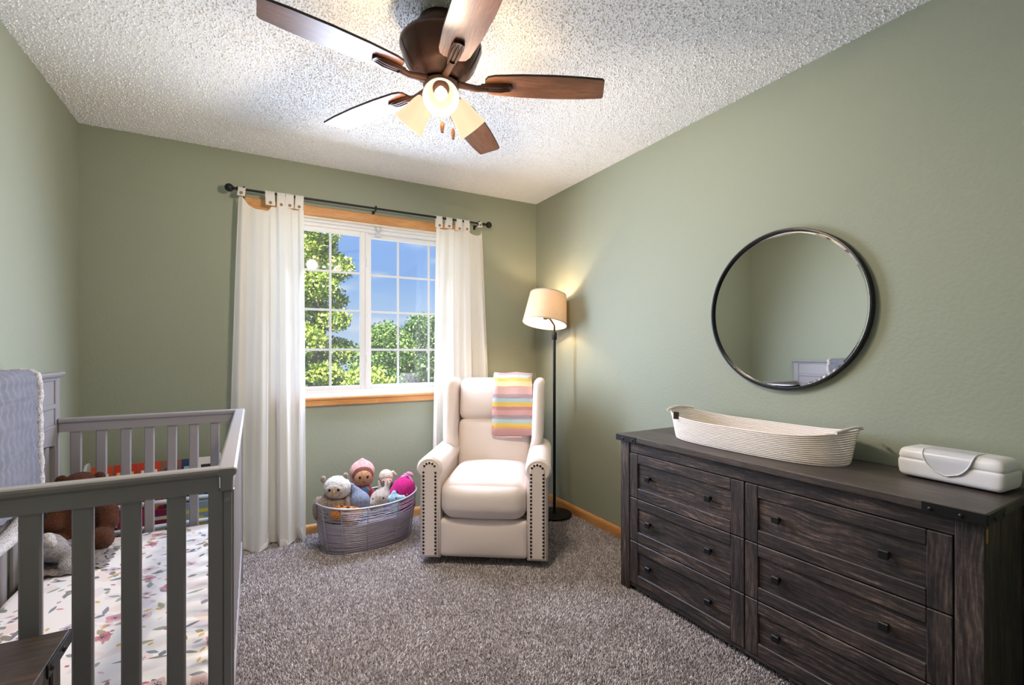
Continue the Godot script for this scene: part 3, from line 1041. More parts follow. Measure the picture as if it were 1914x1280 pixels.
	part(t, "base_frame", Geo.new().box(Vector3(-0.27, 0.012, -0.26), Vector3(-0.21, 0.05, 0.24), 0.004).box(Vector3(0.21, 0.012, -0.26), Vector3(0.27, 0.05, 0.24), 0.004).box(Vector3(-0.25, 0.02, 0.05), Vector3(0.25, 0.06, 0.11), 0.004).lathe([Vector2(0, 0), Vector2(0.24, 0), Vector2(0.24, 0.02), Vector2(0, 0.03)], 24), M.black, "dark swivel base")
	# folded striped throw over the head cushion
	var th := thing("throw_blanket", "pastel striped folded throw hanging over the recliner's back", "blanket", Vector3(1.319, 0, -2.658), deg_to_rad(-33.7))
	var path := []
	var bx := lean
	for q in [Vector2(0.205, 0.083), Vector2(0.26, 0.088), Vector2(0.32, 0.086), Vector2(0.38, 0.088), Vector2(0.45, 0.090), Vector2(0.52, 0.086), Vector2(0.575, 0.064), Vector2(0.610, 0.030), Vector2(0.620, -0.02), Vector2(0.612, -0.09), Vector2(0.60, -0.16), Vector2(0.575, -0.218), Vector2(0.53, -0.232), Vector2(0.40, -0.236), Vector2(0.25, -0.236)]:
		path.append(bx * Vector3(0, q.x, q.y))
	var g := Geo.new()
	var xL := -0.010
	var xR := 0.250
	var n := path.size()
	var lens := [0.0]
	for i in n - 1: lens.append(lens[i] + path[i].distance_to(path[i + 1]))
	var total: float = lens[n - 1]
	g.smooth(true)
	for side in 2:
		if side: g.smooth(true)
		for i in n - 1:
			var t0: Vector3 = (path[mini(i + 1, n - 1)] - path[maxi(i - 1, 0)]).normalized()
			var t1: Vector3 = (path[mini(i + 2, n - 1)] - path[i]).normalized()
			var n0 := Vector3.RIGHT.cross(t0)
			var n1 := Vector3.RIGHT.cross(t1)
			var off := 0.0 if side else 0.014
			var w := 7
			for k in w:
				var u0 := float(k) / w
				var u1 := float(k + 1) / w
				var sag0 := 0.004 * sin(u0 * 9.0 + i * 0.4)
				var sag1 := 0.004 * sin(u1 * 9.0 + i * 0.4)
				var e0 := 0.02 * clampf(1.0 - i / 6.0, 0.0, 1.0)
				var e1 := 0.02 * clampf(1.0 - (i + 1) / 6.0, 0.0, 1.0)
				var a = Vector3(lerpf(xL, xR + e0, u0), 0, 0) + path[i] + n0 * (off + sag0)
				var b = Vector3(lerpf(xL, xR + e0, u1), 0, 0) + path[i] + n0 * (off + sag1)
				var c = Vector3(lerpf(xL, xR + e1, u1), 0, 0) + path[i + 1] + n1 * (off + sag1)
				var d = Vector3(lerpf(xL, xR + e1, u0), 0, 0) + path[i + 1] + n1 * (off + sag0)
				var va: float = lens[i] / total
				var vb: float = lens[i + 1] / total
				if side == 0: g.quad_uv(a, b, c, d, Vector2(u0, va), Vector2(u1, va), Vector2(u1, vb), Vector2(u0, vb))
				else: g.quad_uv(d, c, b, a, Vector2(u0, vb), Vector2(u1, vb), Vector2(u1, va), Vector2(u0, va))
				if side == 0 and (k == 0 or k == w - 1):
					var ue := xL if k == 0 else xR + e0
					var ue2 := xL if k == 0 else xR + e1
					var sg0 := sag0 if k == 0 else sag1
					var q0 = Vector3(ue, 0, 0) + path[i] + n0 * (off + sg0)
					var q1 = Vector3(ue, 0, 0) + path[i] + n0 * sg0
					var q2 = Vector3(ue2, 0, 0) + path[i + 1] + n1 * sg0
					var q3 = Vector3(ue2, 0, 0) + path[i + 1] + n1 * (off + sg0)
					var uu := Vector2(u0 if k == 0 else u1, va)
					var ub := Vector2(uu.x, vb)
					if k == 0: g.quad_uv(q1, q0, q3, q2, uu, uu, ub, ub)
					else: g.quad_uv(q0, q1, q2, q3, uu, uu, ub, ub)
				if side == 0 and i == 0:
					g.quad_uv(a - n0 * off, b - n0 * off, b, a, Vector2(u0, 0), Vector2(u1, 0), Vector2(u1, 0), Vector2(u0, 0))
	part(th, "cloth", g, M.throw)
	part(th, "folded_edge", Geo.new().tube([path[0] + Vector3(xL + 0.02, -0.008, 0.002), path[0] + Vector3(xL + 0.10, -0.011, 0.004), path[0] + Vector3(xL + 0.20, -0.010, 0.002)], 0.006, 8), M.throw_edge)


func stripes_tex(total_cm: float) -> ImageTexture:
	# from the lower front edge upward: [height in cm, colour]
	var st := [[4.6, c8(222, 168, 164)], [3.2, c8(236, 196, 100)], [2.6, c8(184, 208, 210)], [3.0, c8(178, 158, 164)], [3.2, c8(224, 170, 168)], [2.4, c8(206, 152, 146)], [3.0, c8(238, 198, 104)], [2.6, c8(186, 210, 214)], [2.8, c8(190, 166, 172)], [5.4, c8(236, 190, 184)], [3.4, c8(246, 224, 170)], [3.0, c8(238, 206, 120)], [2.6, c8(186, 210, 214)], [3.0, c8(190, 166, 172)], [6.0, c8(228, 178, 172)]]
	var w := 128
	var h := 768
	var f := FastNoiseLite.new()
	f.frequency = 1.0
	f.seed = 3
	var im := Image.create(w, h, false, Image.FORMAT_RGB8)
	for y in h:
		for x in w:
			var cm := float(y) / h * total_cm + f.get_noise_2d(x * 0.05, y * 0.02) * 0.25
			var acc := 0.0
			var col: Color = st[st.size() - 1][1]
			var k := fmod(maxf(cm, 0.0), 50.8)
			for s in st:
				acc += s[0]
				if k < acc:
					col = s[1]
					break
			var knit := 0.93 + 0.07 * sin(y * 1.6) * sin(x * 1.2) + 0.06 * f.get_noise_2d(x * 0.7, y * 0.7)
			im.set_pixel(x, y, Color(col.r * knit, col.g * knit, col.b * knit))
	return ImageTexture.create_from_image(im)


# ------------------------------------------------------------------ ceiling fan
func fan() -> void:
	var t := thing("ceiling_fan", "bronze five-blade ceiling fan with three lit frosted glass shades", "ceiling fan", Vector3(0.617, CH, -1.664))
	var br: Material = M.bronze
	part(t, "canopy", Geo.new().lathe([Vector2(0.060, -0.055), Vector2(0.072, -0.050), Vector2(0.074, -0.040), Vector2(0.080, -0.030), Vector2(0.081, -0.004), Vector2(0.076, 0.0), Vector2(0.0, 0.0)], 40), br)
	part(t, "neck", Geo.new().lathe([Vector2(0.062, -0.10), Vector2(0.062, -0.05)], 32), br)
	var housing := part(t, "motor_housing", Geo.new().lathe([Vector2(0.0, -0.222), Vector2(0.060, -0.222), Vector2(0.074, -0.216), Vector2(0.082, -0.206), Vector2(0.098, -0.200), Vector2(0.112, -0.186), Vector2(0.130, -0.158), Vector2(0.144, -0.128), Vector2(0.149, -0.110), Vector2(0.152, -0.106), Vector2(0.152, -0.094), Vector2(0.146, -0.090), Vector2(0.142, -0.080), Vector2(0.120, -0.074), Vector2(0.062, -0.070)], 48), br)
	for k in 10:
		var a := TAU * k / 10.0
		var pts := []
		for q in [Vector2(0.090, -0.2035), Vector2(0.113, -0.185), Vector2(0.131, -0.157), Vector2(0.1445, -0.127), Vector2(0.149, -0.112)]:
			pts.append(Vector3(cos(a) * q.x, q.y, sin(a) * q.x))
		part(housing, "rib", Geo.new().tube(pts, 0.0022, 6), br)
	# blades: outline along local x
	var out := [Vector2(0.165, -0.030), Vector2(0.175, -0.046), Vector2(0.20, -0.055), Vector2(0.30, -0.064), Vector2(0.42, -0.067), Vector2(0.52, -0.064), Vector2(0.600, -0.058), Vector2(0.608, -0.050), Vector2(0.626, 0.044), Vector2(0.622, 0.052), Vector2(0.54, 0.062), Vector2(0.42, 0.067), Vector2(0.30, 0.064), Vector2(0.20, 0.055), Vector2(0.175, 0.046), Vector2(0.165, 0.030)]
	var inset := []
	for p in out: inset.append(Vector2(0.39, 0.0) + (p - Vector2(0.39, 0.0)) * Vector2(0.995, 0.975))
	for k in 5:
		var an := deg_to_rad(25.2 - 72.0 * k)
		# local x outward, local y up, local z sideways; pitch about x
		var B := Basis(Vector3.UP, -an) * Basis(Vector3.RIGHT, deg_to_rad(-5.0))
		var arm := Node3D.new()
		arm.name = "blade_arm"
		t.add_child(arm, true)
		arm.transform = Transform3D(B, Vector3(0, -0.232, 0))
		var flat := Transform3D(Basis(Vector3.RIGHT, Vector3(0, 0, -1), Vector3.UP), Vector3.ZERO)
		part(arm, "blade", Geo.new().extrude(inset, -0.0035, 0.0005, flat, 0.0), M.blade, "glossy walnut fan blade")
		part(arm, "blade_edge", Geo.new().extrude(out, -0.0028, 0.0045, flat, 0.001), M.blade_edge)
		# cast iron: a neck from the hub that spreads to a ribbed finger plate under the blade
		var g := Geo.new()
		g.tube([Vector3(0.062, -0.002, 0), Vector3(0.10, -0.010, 0), Vector3(0.135, -0.016, 0), Vector3(0.17, -0.012, 0)], [0.013, 0.012, 0.012, 0.013], 10)
		var plate := [Vector2(0.150, -0.014), Vector2(0.185, -0.020), Vector2(0.235, -0.022), Vector2(0.262, -0.018), Vector2(0.268, 0.0), Vector2(0.262, 0.018), Vector2(0.235, 0.022), Vector2(0.185, 0.020), Vector2(0.150, 0.014)]
		g.extrude(plate, -0.013, -0.0035, flat, 0.002)
		for s in [-1.0, 0.0, 1.0]:
			g.tube([Vector3(0.15, -0.014, s * 0.009), Vector3(0.19, -0.0145, s * 0.012), Vector3(0.225, -0.0145, s * 0.013), Vector3(0.258, -0.011, s * 0.011)], [0.005, 0.0055, 0.0055, 0.003], 8)
		part(arm, "blade_iron", g, br)
	# light kit
	var kit := part(t, "light_fitter", Geo.new().lathe([Vector2(0, -0.320), Vector2(0.020, -0.318), Vector2(0.030, -0.310), Vector2(0.034, -0.302), Vector2(0.050, -0.296), Vector2(0.060, -0.282), Vector2(0.063, -0.268), Vector2(0.062, -0.250), Vector2(0.066, -0.246), Vector2(0.067, -0.238), Vector2(0.060, -0.232), Vector2(0.05, -0.220)], 36), br)
	var toward := atan2(1.664, -0.617)   # towards the camera
	for k in 3:
		var az := toward + TAU / 3.0 * k
		var d := Vector3(cos(az) * cos(deg_to_rad(44.0)), -sin(deg_to_rad(44.0)), sin(az) * cos(deg_to_rad(44.0)))
		var o := Vector3(cos(az) * 0.046, -0.270, sin(az) * 0.046)
		part(kit, "socket", Geo.new().lathe([Vector2(0.0, -0.012), Vector2(0.020, -0.010), Vector2(0.026, 0.004), Vector2(0.029, 0.024), Vector2(0.026, 0.030)], 24, along(d, o)), br)
		var s0 := o + d * 0.018
		# bell shade, open at the far end, with a little thickness
		var prof := [Vector2(0.030, 0.004), Vector2(0.036, 0.010), Vector2(0.042, 0.030), Vector2(0.047, 0.060), Vector2(0.053, 0.090), Vector2(0.061, 0.112), Vector2(0.064, 0.117), Vector2(0.061, 0.118), Vector2(0.050, 0.091), Vector2(0.044, 0.060), Vector2(0.039, 0.030), Vector2(0.030, 0.008)]
		var sh := part(t, "lamp_shade", Geo.new().lathe(prof, 36, along(d, s0)), M.shade_glass, "lit frosted glass bell shade")
		part(sh, "bulb", Geo.new().lathe([Vector2(0.0, 0.094), Vector2(0.012, 0.091), Vector2(0.020, 0.082), Vector2(0.023, 0.070), Vector2(0.019, 0.055), Vector2(0.012, 0.040), Vector2(0.011, 0.012)].map(func(v: Vector2) -> Vector2: return v), 20, along(d, s0)), M.bulb, "lit bulb")
		# the glow that passes through the frosted glass
		var q := OmniLight3D.new()
		q.name = "shade_glow"
		q.light_color = c8(255, 226, 186)
		q.light_energy = 0.11
		q.light_size = 0.04
		q.omni_range = 9.0
		q.omni_attenuation = 2.0
		q.shadow_enabled = true
		t.add_child(q, true)
		q.position = s0 + d * 0.072
		# the light that leaves the open mouth of the shade
		var l := SpotLight3D.new()
		l.name = "bulb_light"
		l.light_color = c8(255, 238, 214)
		l.light_energy = 0.75
		l.light_size = 0.05
		l.spot_range = 9.0
		l.spot_attenuation = 2.0
		l.spot_angle = 86.0
		l.spot_angle_attenuation = 0.6
		l.shadow_enabled = true
		t.add_child(l, true)
		l.position = s0 + d * 0.124
		l.basis = Basis.looking_at(d, Vector3.UP)
	for e in [[-0.010, 0.040, -0.395], [0.044, 0.010, -0.395]]:
		var pc := part(t, "pull_chain", Geo.new().tube([Vector3(e[0], -0.305, e[1]), Vector3(e[0], e[2], e[1])], 0.0011, 5), M.steel)
		part(pc, "fob", Geo.new().lathe([Vector2(0.0, e[2] - 0.042), Vector2(0.005, e[2] - 0.040), Vector2(0.0062, e[2] - 0.030), Vector2(0.0085, e[2] - 0.018), Vector2(0.0075, e[2] - 0.006), Vector2(0.004, e[2]), Vector2(0, e[2])], 14, Transform3D(Basis.IDENTITY, Vector3(e[0], 0, e[1]))), M.fob, "small turned wooden fob")


# ------------------------------------------------------------------ curtains
# folds: list of [x position at the top, x at the bottom, z offset] control points across the cloth
func cloth_panel(ctrl: Array, top: Callable, bottom: Callable, zc: float, n := 120, rows := 40) -> Geo:
	var g := Geo.new()
	g.smooth(true)
	var P := func(i: int, j: int) -> Vector3:
		var u := float(i) / n * (ctrl.size() - 1)
		var k := mini(int(u), ctrl.size() - 2)
		var f := u - k
		f = f * f * (3.0 - 2.0 * f)
		var a: Array = ctrl[k]
		var b: Array = ctrl[k + 1]
		var s := float(j) / rows           # 0 at the top
		var e := pow(s, 0.8)
		var uu := float(i) / n
		var lin := u - k
		var x := lerpf(lerpf(a[0], b[0], lin), lerpf(a[1], b[1], lin), e)
		var z := lerpf(a[2], b[2], f) * lerpf(0.45, 1.25, clampf(s * 2.0, 0.0, 1.0))
		z += 0.004 * sin(uu * 31.0 + s * 5.0) * s
		var y: float = lerpf(top.call(uu), bottom.call(uu), s)
		return Vector3(x, y, zc + z)
	for j in rows:
		for i in n:
			g.quad(P.call(i, j + 1), P.call(i + 1, j + 1), P.call(i + 1, j), P.call(i, j))
	return g

func tab(parent: Node, x: float, w: float, drop: float, zc: float, ry: float, tilt := 0.0) -> void:
	# a loop of cloth over the rod, buttoned on the front
	var g := Geo.new()
	var prof := []
	var r := 0.013
	prof.append(Vector2(r + 0.004, -drop))
	prof.append(Vector2(r + 0.002, -drop * 0.5))
	for i in 9:
		var a := PI * i / 8.0
		prof.append(Vector2(cos(a) * r, sin(a) * r))
	prof.append(Vector2(-r, -drop * 0.9))
	g.smooth(true)
	for i in prof.size() - 1:
		var p: Vector2 = prof[i]
		var q: Vector2 = prof[i + 1]
		var a := Vector3(x - w * 0.5 + tilt * p.y, ry + p.y, zc + p.x)
		var b := Vector3(x + w * 0.5 + tilt * p.y, ry + p.y, zc + p.x)
		var c := Vector3(x + w * 0.5 + tilt * q.y, ry + q.y, zc + q.x)
		var d := Vector3(x - w * 0.5 + tilt * q.y, ry + q.y, zc + q.x)
		g.quad(a, b, c, d)
	var o := part(parent, "tab", g, M.curtain)
	part(o, "button", Geo.new().lathe([Vector2(0.009, 0), Vector2(0.009, 0.003), Vector2(0.007, 0.004), Vector2(0.006, 0.0028), Vector2(0, 0.0028)], 14, along(Vector3(0, 0, 1), Vector3(x - tilt * drop * 0.8, ry - drop + 0.016, zc + r + 0.004))), M.button, "brown wooden button")

func curtains() -> void:
	var ry := 2.184
	var rz := BZ + 0.085
	var rod := thing("curtain_rod", "thin black curtain rod with ball finials above the window", "curtain rod", Vector3(0.74, ry, rz))
	part(rod, "rod", Geo.new().tube([Vector3(-0.82, 0, 0), Vector3(0.82, 0, 0)], 0.0075, 12), M.black)
	for s in [-1.0, 1.0]:
		part(rod, "finial", Geo.new().ball(Vector3(s * 0.862, 0, 0), Vector3(0.024, 0.024, 0.024)).lathe([Vector2(0.0, 0), Vector2(0.012, 0), Vector2(0.012, 0.008), Vector2(0.007, 0.012), Vector2(0.010, 0.024), Vector2(0, 0.024)], 16, along(Vector3(s, 0, 0), Vector3(s * 0.815, 0, 0))), M.black)
	for x in [-0.785, 0.0, 0.775]:
		part(rod, "bracket", Geo.new().box(Vector3(x - 0.008, -0.030, -0.083), Vector3(x + 0.008, 0.004, -0.077), 0.001).box(Vector3(x - 0.005, -0.014, -0.078), Vector3(x + 0.005, -0.008, 0.004), 0.001).box(Vector3(x - 0.006, -0.014, -0.004), Vector3(x + 0.006, 0.016, 0.010), 0.001), M.black)
	var zc := rz + 0.004
	# left panel
	var lt := thing("curtain", "cream tab-top curtain left of the window, beside the crib", "curtain", Vector3(0.1, 0.012, rz), 0.0, "curtains at the window")
	var ctrl := [[-0.072, -0.135, -0.02], [-0.050, -0.085, 0.03], [-0.02, -0.045, 0.01], [0.03, 0.0, 0.045], [0.065, 0.035, 0.06], [0.085, 0.075, 0.05], [0.10, 0.10, -0.015], [0.125, 0.135, -0.02], [0.145, 0.150, 0.045], [0.175, 0.19, 0.05], [0.20, 0.23, 0.02], [0.225, 0.255, -0.035], [0.25, 0.265, -0.03], [0.262, 0.283, 0.03], [0.285, 0.295, 0.035]]
	var top_l := func(u: float) -> float:
		# the cloth sags between the end tab and the bunched ones
		var sag := 0.055 * sin(clampf((u - 0.06) / 0.38, 0.0, 1.0) * PI)
		return 2.150 - 0.012 - sag - 0.035 * clampf((u - 0.05) / 0.3, 0.0, 1.0)
	part(lt, "cloth", cloth_panel(ctrl, top_l, func(u: float) -> float: return 0.014 + 0.008 * sin(u * 19.0), zc, 140, 44), M.curtain)
	part(lt, "hem", cloth_panel(ctrl, func(_u: float) -> float: return 0.092, func(u: float) -> float: return 0.012 + 0.008 * sin(u * 19.0), zc + 0.0025, 140, 3), M.curtain)
	for e in [[-0.056, 0.040, 0.042, 0.1], [0.094, 0.052, 0.078, -0.05], [0.157, 0.046, 0.082, 0.0], [0.205, 0.046, 0.080, 0.0], [0.262, 0.048, 0.080, 0.05]]:
		tab(lt, e[0], e[1], e[2], rz, ry, e[3])
	rebase(lt, Vector3(0.1, 0.012, rz))
	var rt := thing("curtain", "cream tab-top curtain right of the window, behind the recliner", "curtain", Vector3(1.36, 0.012, rz), 0.0, "curtains at the window")
	var cr := [[1.168, 1.125, 0.035], [1.190, 1.15, 0.04], [1.215, 1.17, -0.03], [1.245, 1.20, -0.03], [1.27, 1.225, 0.045], [1.300, 1.27, 0.05], [1.325, 1.30, -0.02], [1.355, 1.34, 0.0], [1.385, 1.38, 0.05], [1.42, 1.43, 0.045], [1.45, 1.48, -0.015], [1.48, 1.53, 0.01], [1.505, 1.57, 0.05], [1.53, 1.61, 0.02], [1.545, 1.645, -0.03]]
	var top_r := func(u: float) -> float:
		return 2.150 - 0.045 - 0.02 * sin(clampf((u - 0.7) / 0.25, 0.0, 1.0) * PI) + 0.03 * clampf((u - 0.9) / 0.1, 0.0, 1.0)
	part(rt, "cloth", cloth_panel(cr, top_r, func(u: float) -> float: return 0.014 + 0.008 * sin(u * 17.0), zc, 140, 44), M.curtain)
	part(rt, "hem", cloth_panel(cr, func(_u: float) -> float: return 0.092, func(u: float) -> float: return 0.012 + 0.008 * sin(u * 17.0), zc + 0.0025, 140, 3), M.curtain)
	for e in [[1.195, 0.046, 0.076, 0.0], [1.272, 0.048, 0.072, 0.05], [1.352, 0.046, 0.080, 0.0], [1.412, 0.046, 0.076, 0.0], [1.522, 0.030, 0.030, -0.1]]:
		tab(rt, e[0], e[1], e[2], rz, ry, e[3])
	rebase(rt, Vector3(1.36, 0.012, rz))


# ------------------------------------------------------------------ floor lamp
func floor_lamp() -> void:
	var t := thing("floor_lamp", "black floor lamp with tilted burlap drum shade behind the recliner", "floor lamp", Vector3(1.934, 0, -2.855))
	part(t, "base", Geo.new().lathe([Vector2(0, 0.0), Vector2(0.124, 0.0), Vector2(0.128, 0.004), Vector2(0.128, 0.020), Vector2(0.124, 0.024), Vector2(0.02, 0.026), Vector2(0.014, 0.036), Vector2(0, 0.036)], 48), M.black)
	part(t, "pole", Geo.new().tube([Vector3(0, 0.03, 0), Vector3(0, 1.30, 0)], 0.0105, 14), M.black)
	part(t, "collar", Geo.new().lathe([Vector2(0.0, 1.290), Vector2(0.016, 1.290), Vector2(0.018, 1.294), Vector2(0.018, 1.345), Vector2(0.016, 1.349), Vector2(0.0, 1.349)], 18), M.black)
	# image-left direction along the floor
	var left := Vector3(-0.875, 0, -0.484)
	var axis := (Vector3.UP - left * 0.14 + Vector3(0.484, 0, -0.875) * 0.20).normalized()
	var c := Vector3(0, 1.407, 0) + left * 0.072
	part(t, "stem", Geo.new().tube([Vector3(0, 1.345, 0), Vector3(0, 1.395, 0), left * 0.03 + Vector3(0, 1.44, 0), c + axis * 0.055], 0.0075, 10), M.black)
	var xf := along(axis, c)
	var sh := part(t, "lamp_shade", Geo.new().lathe([Vector2(0.162, 0.0), Vector2(0.135, 0.225)], 64, xf), M.lamp_shade, "burlap drum shade, lit from inside")
	part(sh, "band", Geo.new().lathe([Vector2(0.1632, -0.001), Vector2(0.1638, 0.004), Vector2(0.1626, 0.008), Vector2(0.1612, 0.008), Vector2(0.1606, -0.001), Vector2(0.1632, -0.001)], 64, xf), M.shade_band)
	part(sh, "band", Geo.new().lathe([Vector2(0.1366, 0.219), Vector2(0.1364, 0.226), Vector2(0.1335, 0.226), Vector2(0.1345, 0.219), Vector2(0.1366, 0.219)], 64, xf), M.shade_band)
	for k in 3:
		var a := TAU * k / 3.0 + 0.4
		part(t, "spider", Geo.new().tube([xf * Vector3(0, 0.222, 0), xf * Vector3(cos(a) * 0.135, 0.222, sin(a) * 0.135)], 0.0022, 6), M.black)
	part(t, "finial", Geo.new().lathe([Vector2(0.0, 0.205), Vector2(0.012, 0.205), Vector2(0.012, 0.232), Vector2(0.0, 0.236)], 12, xf), M.black)
	part(t, "socket", Geo.new().lathe([Vector2(0.0, 0.035), Vector2(0.016, 0.035), Vector2(0.018, 0.085), Vector2(0.0, 0.085)], 14, xf), M.black)
	part(t, "bulb", Geo.new().ball(Vector3(0, 0.118, 0), Vector3(0.027, 0.034, 0.027), xf, 16, 10), M.bulb, "lit bulb")
	var l := OmniLight3D.new()
	l.name = "bulb_light"
	l.light_color = c8(255, 228, 192)
	l.light_energy = 0.2
	l.light_size = 0.025
	l.omni_range = 8.0
	l.omni_attenuation = 2.0
	l.shadow_enabled = true
	t.add_child(l)
	l.position = xf * Vector3(0, 0.118, 0)


func mirror() -> void:
	# hangs on the right wall, face towards -x
	var t := thing("mirror", "large round wall mirror in a thin black metal frame", "mirror", Vector3(RX, 1.391, -1.2535))
	var xf := along(Vector3(-1, 0, 0), Vector3.ZERO)
	part(t, "frame", Geo.new().lathe([Vector2(0.345, 0.001), Vector2(0.356, 0.001), Vector2(0.358, 0.004), Vector2(0.358, 0.027), Vector2(0.356, 0.030), Vector2(0.350, 0.030), Vector2(0.348, 0.028), Vector2(0.347, 0.016)], 128, xf), M.frame_black)
	part(t, "glass", Geo.new().lathe([Vector2(0.3465, 0.0165), Vector2(0.338, 0.018)], 128, xf).lathe([Vector2(0.338, 0.018), Vector2(0, 0.018)], 128, xf), M.mirror)


# ------------------------------------------------------------------ on the dresser
func rope_basket() -> void:
	var t := thing("rope_basket", "cream coiled cotton rope changing basket on the dresser", "basket", Vector3(1.900, 0.785, -1.282), deg_to_rad(1.5))
	var coils := Geo.new()
	var rr := 0.0039
	var n := 15
	var seg := 72
	for i in n:
		var u := float(i) / (n - 1)
		var pts := []
		for k in seg:
			var a := TAU * k / seg
			# ends (along z) rise, sides dip; the wall flares outward, most at the ends
			var ez := absf(sin(a))
			var h := (0.098 + 0.030 * pow(ez, 3.0)) * u
			var lx := lerpf(0.134, 0.152, pow(u, 0.7))
			var lz := lerpf(0.366, 0.386, pow(u, 0.7)) + 0.010 * pow(u, 4.0)
			var sq := 0.74
			var cx := signf(cos(a)) * pow(absf(cos(a)), sq) * lx
			var cz := signf(sin(a)) * pow(absf(sin(a)), sq) * lz
			pts.append(Vector3(cx, rr + h, cz))
		coils.tube(pts, rr * 1.02, 6, true)
	part(t, "coiled_wall", coils, M.rope)
	var fl := Geo.new()
	for i in 11:
		var w := 1.0 - i / 11.0
		var pts2 := []
		for k in 48:
			var a := TAU * k / 48
			pts2.append(Vector3(signf(cos(a)) * pow(absf(cos(a)), 0.8) * (0.126 * w), rr, signf(sin(a)) * pow(absf(sin(a)), 0.8) * (0.21 + 0.125 * w if w > 0.05 else 0.2) ))
		fl.tube(pts2, 0.0064, 6, true)
	part(t, "coiled_floor", fl, M.rope)
	# handles at both ends: raised rope loops on the rim
	for s in [-1.0, 1.0]:
		var hp := []
		for i in 13:
			var a2 := lerpf(-0.62, 0.62, i / 12.0)
			hp.append(Vector3(sin(a2) * 0.165, 0.131 + 0.012 * cos(a2 * 2.5), s * (0.343 + 0.050 * cos(a2 * 1.3))))
		part(t, "handle", Geo.new().tube(hp, 0.0062, 8), M.rope)
	part(t, "leather_tag", Geo.new().box(Vector3(-0.145, 0.112, -0.335), Vector3(-0.1405, 0.146, -0.310), 0.001, Transform3D(Basis(Vector3.UP, deg_to_rad(30.0)), Vector3(0.152, -0.012, -0.085))), M.leather, "small dark leather tag")


func wipe_case() -> void:
	# local x towards the camera, local z towards the room
	var t := thing("wipe_dispenser", "white plastic baby wipe dispenser on the dresser's near end", "wipe dispenser", Vector3(1.985, 0.785, -0.630), deg_to_rad(-93.0))
	t.scale = Vector3.ONE * 0.95
	var shape := func(v: Vector3) -> Vector3:
		# sides lean in towards the base and the lid
		var k := (v.y - 0.05) / 0.05
		v.x *= 1.0 - 0.05 * k * k
		v.z *= 1.0 - 0.08 * maxf(k, 0.0) * maxf(k, 0.0) - 0.04 * minf(k, 0.0) * minf(k, 0.0)
		return v
	part(t, "tub", Geo.new().cushion(Vector3(-0.142, 0.004, -0.068), Vector3(0.142, 0.0715, 0.068), 0.016, Vector3.ZERO, Transform3D.IDENTITY, 16, shape), M.plastic)
	part(t, "lid", Geo.new().cushion(Vector3(-0.1425, 0.060, -0.0685), Vector3(0.1425, 0.104, 0.0685), 0.018, Vector3(0, 0.004, 0), Transform3D.IDENTITY, 16, shape), M.plastic)
	part(t, "foot", Geo.new().box(Vector3(-0.12, 0.0, -0.05), Vector3(0.12, 0.008, 0.05), 0.003), M.frame_black)
	# frosted flap: a D-shaped sheet that folds from the lid over the front
	var g := Geo.new()
	g.smooth(true)
	var n := 20
	var rows := 16
	var P := func(i: int, j: int) -> Vector3:
		var s := float(j) / rows             # 0 at the back of the lid, 1 at the lowest point in front
		var w := 0.068 * (1.0 if s < 0.45 else sqrt(maxf(0.0, 1.0 - pow((s - 0.45) / 0.55, 2.0))))
		w = maxf(w, 0.002)
		var x := lerpf(-w, w, float(i) / n)
		var L := s * 0.155
		var y := 0.0
		var z := 0.0
		if L < 0.062:
			z = -0.020 + L; y = 0.1082
		elif L < 0.100:
			var a := (L - 0.062) / 0.038 * (PI / 2.0) * 0.94
			z = 0.042 + sin(a) * 0.0265; y = 0.0835 + cos(a) * 0.0245
		else:
			z = 0.0690 + (0.0012 if L > 0.1 else 0.0); y = 0.0850 - (L - 0.100) * 1.0
		return Vector3(x, y, z + 0.0012)
	for j in rows:
		for i in n:
			g.quad(P.call(i, j + 1), P.call(i + 1, j + 1), P.call(i + 1, j), P.call(i, j))
	part(t, "flap", g, M.plastic_clear, "frosted grey flap on the lid")
	var rim := []
	for j in range(7, rows + 1): rim.append(P.call(0, j) + Vector3(0, 0, 0.001))
	for j in range(rows, 6, -1): rim.append(P.call(n, j) + Vector3(0, 0, 0.001))
	part(t, "flap_rim", Geo.new().tube(rim, 0.0022, 6), M.plastic)


